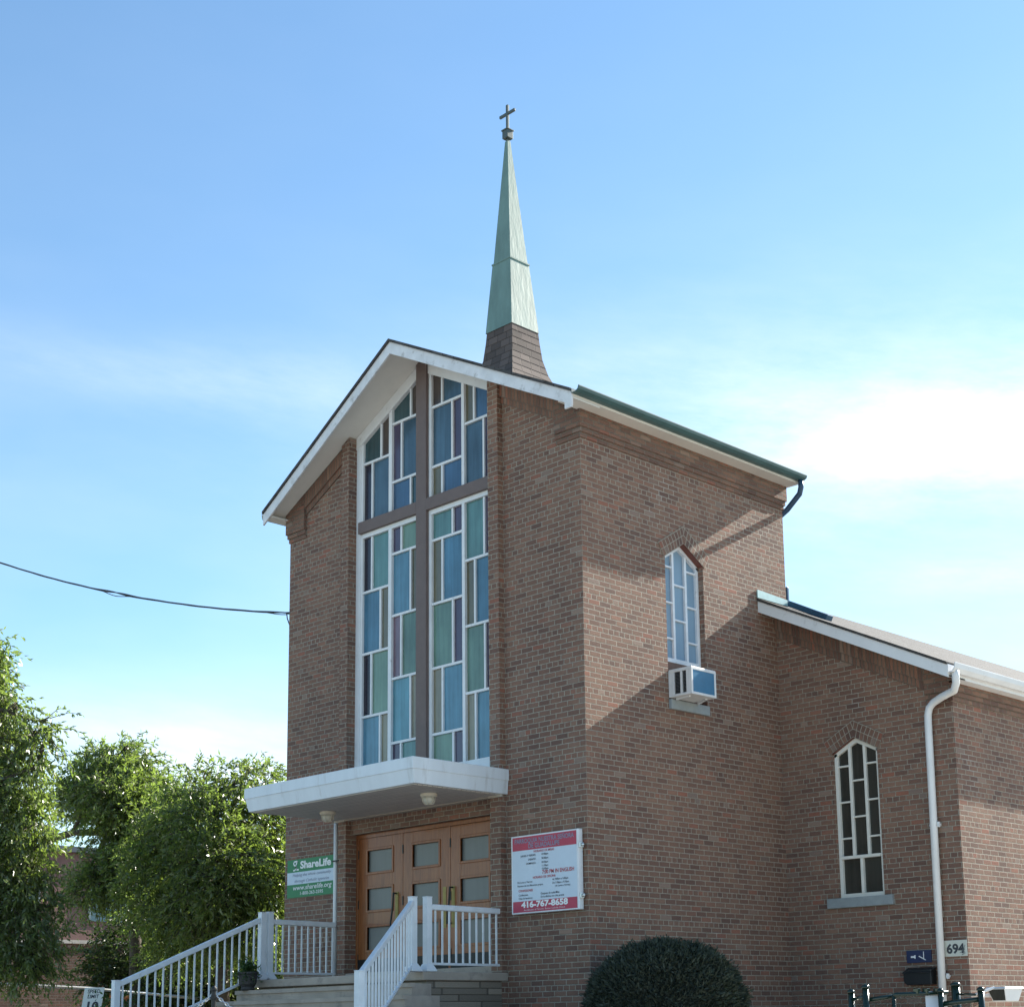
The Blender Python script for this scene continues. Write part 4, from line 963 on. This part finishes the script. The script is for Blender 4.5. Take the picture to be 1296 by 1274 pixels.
# clipped yew
bc = Vector((1.10, .17, .78))
yb_ = thing('clipped_bush', (1.15, .22, .2), 'large dark green clipped round bush against the tower side wall', 'bush')
core = bmesh.new(); bmesh.ops.create_icosphere(core, subdivisions=4, radius=1)
from mathutils import noise as mn
me = bpy.data.meshes.new('dark_core')
def bush_r(dv):
    base = 1+.075*mn.noise(dv*1.9+Vector((3,1,2)))+.05*mn.noise(dv*4.5)
    return Vector((dv.x*.98, dv.y*.98, dv.z*(.83 if dv.z > 0 else .62)))*base
for v in core.verts: v.co = bush_r(v.co.normalized())*.90+bc-Vector((1.15,.22,.2))
core.to_mesh(me); core.free(); me.materials.append(mat('bush_inner', (.03, .038, .03), .9)); me.shade_smooth()
o_ = bpy.data.objects.new('dark_core', me); COL.objects.link(o_); o_.parent = yb_  # solid dark core filling the bush; no separate stems are modelled
nL = 42000; dv = rng.normal(size=(nL, 3)); dv /= np.linalg.norm(dv, axis=1, keepdims=True)
bp_ = np.array([tuple(bush_r(Vector(q))) for q in dv])*rng.uniform(.86, 1.0, (nL, 1))
lump = np.array([mn.noise(Vector(q)*6.)+.6*mn.noise(Vector(q)*13.) for q in dv]); bp_ *= (1+.05*lump)[:, None]
shoot = rng.uniform(size=nL) < .06; bp_[shoot] *= rng.uniform(1.01, 1.09, (shoot.sum(), 1))
keep = bp_[:, 2]+bc.z > .15
leaf_mesh('foliage', (bp_+np.array(bc))[keep], (dv*1.0+rng.normal(size=dv.shape)*.5+np.array([0,0,.25]))[keep], .075, .022, yew, yb_)
# potted plant on the step
pot = thing('potted_plant', (-5.0, -1.74, 1.146), 'black pot of trailing green plant on the top step by the railing', 'potted plant')
MB().lathe((-5.0, -1.74, 1.146), [(.085, 0), (.10, .02), (.09, .05), (.12, .09), (.135, .22), (.15, .235), (.15, .26), (.12, .262)], 20).build('pot', terr, pot, smooth=False)
B_, D_ = [], []
for k in range(60):
    a = rng.uniform(0, 6.28); e = rng.uniform(.1, 1.3); d = np.array([math.cos(a)*math.cos(e), math.sin(a)*math.cos(e), math.sin(e)]); L0_ = rng.uniform(.14, .30)
    for j in range(16):
        f = j/16; p = np.array([-5.0, -1.74, 1.40])+d*L0_*f+np.array([0, 0, -.20*f*f*math.cos(e)]); B_.append(p); D_.append(d+rng.normal(size=3)*.8)
leaf_mesh('foliage', np.array(B_), np.array(D_), .05, .018, fern, pot)
# orange flowers at the stair foot
fb = at(150, 1285, 21.6)
fp = thing('flower_plant', (fb.x, fb.y, .2), 'orange flowering plant at the foot of the lower railing post', 'flowers')
B_ = np.array([[fb.x, fb.y, .85]])+rng.normal(size=(500, 3))*np.array([.14, .14, .15])
leaf_mesh('foliage', B_, rng.normal(size=(500, 3))+np.array([0,0,.6]), .08, .03, fern, fp)
Bf = []
for k in range(6):
    c_ = np.array([fb.x, fb.y, 1.0])+rng.normal(size=3)*np.array([.10, .10, .05]); Bf.append(c_+rng.normal(size=(14, 3))*.012)
Bf = np.concatenate(Bf); leaf_mesh('blossom', Bf, rng.normal(size=Bf.shape)+np.array([0,0,.5]), .05, .035, petal, fp)
b = MB()
for k in range(5): b.tube([(fb.x, fb.y, .2), (fb.x+rng.normal()*.05, fb.y+rng.normal()*.05, .6), (fb.x+rng.normal()*.1, fb.y+rng.normal()*.1, .98)], .006, 5)
b.build('stem', mat('green_stem', (.05, .09, .03), .7), fp)

# ================================================================== STREET FURNITURE
# bollard with chain
bo = Vector((-.03, -5.57, gz(-.03, -5.57)))
bl3 = thing('bollard', bo, 'slim black post in front of the left stair railing', 'post')
MB().lathe((bo.x, bo.y, 0), [(.024, .2), (.024, .92), (.036, .925), (.036, .945), (.024, .95), (.024, 1.0), (.034, 1.01), (.034, 1.03), (.012, 1.055)], 12).build('post_shaft', blackm, bl3)
ch = thing('chain', (bo.x, bo.y, .9), 'silver chain hanging from the slim black post', 'chain')
def chain(p0, p1, sag):
    p0, p1 = Vector(p0), Vector(p1); n = int((p1-p0).length/.034); b = MB()
    P = [p0.lerp(p1, i/n)-Vector((0,0,4*sag*(i/n)*(1-i/n))) for i in range(n+1)]
    for i in range(n):
        c = (P[i]+P[i+1])/2; d = (P[i+1]-P[i]).normalized(); s_ = d.cross(Vector((0,0,1))).normalized(); up = s_.cross(d)
        a = s_ if i % 2 else up; q = []
        for k in range(9): t_ = k/8*2*math.pi; q.append(c+d*math.cos(t_)*.026+a*math.sin(t_)*.013)
        b.tube(q, .0065, 5, caps=False)
    return b
chain((bo.x, bo.y, .975), (bo.x+.75, bo.y+.75, .30), .05).build('chain_length', steel, ch)
chain((bo.x, bo.y, .975), (bo.x-.85, bo.y-.70, .30), .05).build('chain_length', steel, ch)
# speed sign
s0 = at(120, 1249, 24.); sx = (at(131, 1251, 24.)-at(109, 1247, 24.)); sx.z = 0; sx.normalize(); sz = (Vector((0,0,1))+sx*.14).normalized()
sp_ = thing('speed_sign', (s0.x, s0.y, gz(s0.x, s0.y)), 'leaning white speed limit 10 sign left of the stair railing', 'sign')
wS, hS = .30, .45; nrm = sx.cross(sz)
c0 = s0-sz*hS
b = MB(); b.hexa([c0-sx*wS/2-nrm*.001, c0+sx*wS/2-nrm*.001, c0+sx*wS/2-nrm*.004, c0-sx*wS/2-nrm*.004, s0-sx*wS/2-nrm*.001, s0+sx*wS/2-nrm*.001, s0+sx*wS/2-nrm*.004, s0-sx*wS/2-nrm*.004]); b.build('sign_panel', mat('sign_plate', (.62, .62, .58), .5, var=.06), sp_)
b = MB(); ft = Vector((c0.x-sx.x*.14, c0.y-sx.y*.14, gz(c0.x, c0.y))); b.tube([ft-nrm*.03, s0-sz*.03-nrm*.03], .022, 8); b.build('sign_post', steel, sp_)
text('lettering', [('SPEED', .15, .365, .058, 'CENTER', .02, 0, -.19), ('LIMIT', .15, .288, .058, 'CENTER', .02, 0, -.17), ('10', .15, .10, .14, 'CENTER', .04, 0, -.17)], ink, sp_, c0-sx*wS/2, sx, sz, .002)

# chain link fence with gate at the side entrance -------------------------------------
DF = 16.5
def gp(u, v, d=DF): return at(u, v, d)
def mesh_panel(b, a, c, z0a, z0c, za, zc, pitch=.06, r=.0018):
    """diamond wire between two posts"""
    a, c = Vector(a), Vector(c); ln = (c-a).length; n = int((ln+1.0)/pitch)
    for s_ in (1, -1):
        for i in range(-n, n):
            x0 = i*pitch; pts = []
            for q in np.linspace(0, 1.0, 2):
                x = x0+s_*q*1.0; pts.append((x, q))
            xa, xb = pts[0][0], pts[1][0]
            lo, hi = 0., 1.
            if xa == xb: continue
            t0, t1 = sorted(((0-xa)/(xb-xa), (ln-xa)/(xb-xa))); lo, hi = max(lo, t0), min(hi, t1)
            if hi-lo < .02: continue
            P_ = []
            for q in (lo, hi):
                x = xa+(xb-xa)*q; k = x/ln; zb_ = z0a+(z0c-z0a)*k; zt_ = za+(zc-za)*k; p = a.lerp(c, k); P_.append((p.x, p.y, zb_+(zt_-zb_)*q))
            b.tube(P_, r, 3, caps=False)
def fpost(b, u, v, d, r=.03):
    p = gp(u, v, d); z0 = gz(p.x, p.y)-.1; b.tube([(p.x, p.y, z0), (p.x, p.y, p.z-.03)], r, 10); b.lathe((p.x, p.y, p.z-.03), [(r*1.25, 0), (r*1.25, .012), (r*.9, .03), (r*.3, .042)], 10)
    return p
fe = thing('chain_link_fence', gp(1077, 1290), 'dark green chain link fence panel at the far left end of the side gate', 'fence')
b = MB(); pA = fpost(b, 1077, 1252, DF+.3, .036); b.build('post', darkg, fe, smooth=True); b = MB(); pB = fpost(b, 1095, 1246, DF, .036); b.build('post', darkg, fe, smooth=True)
b = MB(); b.tube([pA-Vector((0,0,.10)), pB-Vector((0,0,.12))], .02, 8); b.build('top_rail', darkg, fe, smooth=True)
b = MB(); mesh_panel(b, pA, pB, .25, .25, pA.z-.1, pB.z-.12); b.build('wire_mesh', darkg, fe)
ga = thing('chain_link_gate', gp(1150, 1290), 'dark green chain link gate with shiny top tubes before the white downpipe', 'gate')
q1, q2, q3 = gp(1098, 1265), gp(1137, 1259), gp(1189, 1258)
b = MB(); b.tube([q1, q2], .026, 10); b.tube([gp(1131, 1260, DF-.06), gp(1133, 1258, DF-.06), gp(1200, 1255.5, DF-.06)], .024, 10); b.tube([gp(1131, 1259, DF-.06), Vector((gp(1131,1259,DF-.06).x, gp(1131,1259,DF-.06).y, .1))], .022, 8); b.build('gate_frame', darkg, ga, smooth=True)
b = MB(); mesh_panel(b, q1, q3, .2, .2, q1.z, q3.z); b.build('wire_mesh', darkg, ga)
for u in (1160, 1172, 1186): p = gp(u, 1250, DF-.04); MB().box(p.x-.03, p.x+.03, p.y-.03, p.y+.03, p.z-.06, p.z).build('latch', darkg, ga, bevel=.006)
fr2 = thing('chain_link_fence', gp(1215, 1290), 'dark green chain link fence panel at the right of the side gate near the floodlight', 'fence')
b = MB(); pC = fpost(b, 1190, 1251, DF-.1, .03); b.build('post', darkg, fr2, smooth=True); b = MB(); pD = fpost(b, 1241, 1249, DF-.3, .034); b.build('post', darkg, fr2, smooth=True)
b = MB(); p = fpost(b, 1209, 1243, DF+.9, .05); b.tube([p-Vector((0,0,.12)), gp(1234, 1258, DF+.2)], .014, 7); b.build('gate_post', darkg, fr2, smooth=True)
b = MB(); b.tube([gp(1192, 1270, DF-.12), gp(1239, 1264, DF-.3)], .028, 10); b.build('top_rail', darkg, fr2, smooth=True)
b = MB(); mesh_panel(b, pC, pD, .2, .2, gp(1192,1270,DF).z, gp(1239,1264,DF).z); b.build('wire_mesh', darkg, fr2)
pq = thing('gate_plate', gp(1179, 1260, DF-.1), 'pale blue plate wired to the chain link gate below the downpipe', 'plate')
b = MB(); c1_, c2_ = gp(1171, 1259, DF-.03), gp(1187, 1259, DF-.03); b.hexa([c1_-Vector((0,0,.3)), c2_-Vector((0,0,.3)), c2_-Vector((0,-.006,.3)), c1_-Vector((0,-.006,.3)), c1_, c2_, c2_+Vector((0,.006,0)), c1_+Vector((0,.006,0))]); b.build('plate_panel', mat('pale_blue_plate', (.45, .52, .62), .5, var=.1), pq)

# ================================================================== BACKGROUND LEFT
bd = thing('school_building', (-26, 12, 0), 'flat roofed pink brick building behind the trees', 'building')
b = MB(); b.box(-60, -30, -2, 40, 0, 5.95); b.build('wall', mat('pink_brick_wall', (.20, .115, .10), .85, var=.12, vscale=3, bump=.2), bd)
b = MB(); b.box(-60.3, -29.8, -2.3, 40.3, 5.951, 6.12); b.build('roof', mat('roof_trim', (.07, .085, .11), .6), bd)
for i in range(8):
    y0 = 1.2+i*4.2
    b = MB(); b.box(-29.99, -29.95, y0, y0+2.6, 3.9, 5.0); wf_ = b.build('window', mat('pale_blue_window', (.09, .16, .19), .3), bd)
    f = MB()
    for yy in (y0, y0+.84, y0+1.7, y0+2.54): f.box(-29.95, -29.92, yy, yy+.06, 3.9, 5.0)
    f.build('window_frame', mat('grey_frame', (.25, .3, .32), .5), wf_)
bw = thing('brick_garden_wall', (-24, 5, 0), 'dark brick wall with pale coping below the pink building', 'wall')
b = MB(); b.box(-24.3, -24, -8, 30, -.2, 2.86); b.build('wall_body', brick_mat('dark_brick', True, .215, .0715, True, .42, .3), bw)
b = MB(); b.box(-24.36, -23.94, -8, 30, 2.861, 2.95); b.build('coping', mat('coping_stone', (.36, .34, .31), .8, var=.15), bw)
ff = thing('chain_link_fence', (-14, 1, 0), 'long galvanised chain link fence in front of the dark brick wall', 'fence')
b = MB(); b.tube([(-14, -8, 1.50), (-14, -1, 1.50), (-14, .8, 1.43), (-14, 3.2, 1.24), (-14, 9, 1.2)], .03, 8); b.build('top_rail', steel, ff, smooth=True)
for y in (-7, -4.4, -1.8, .8, 3.4, 6): MB().tube([(-14, y, .1), (-14, y, 1.45 if y < 1 else 1.25)], .025, 8).build('post', steel, ff, smooth=True)
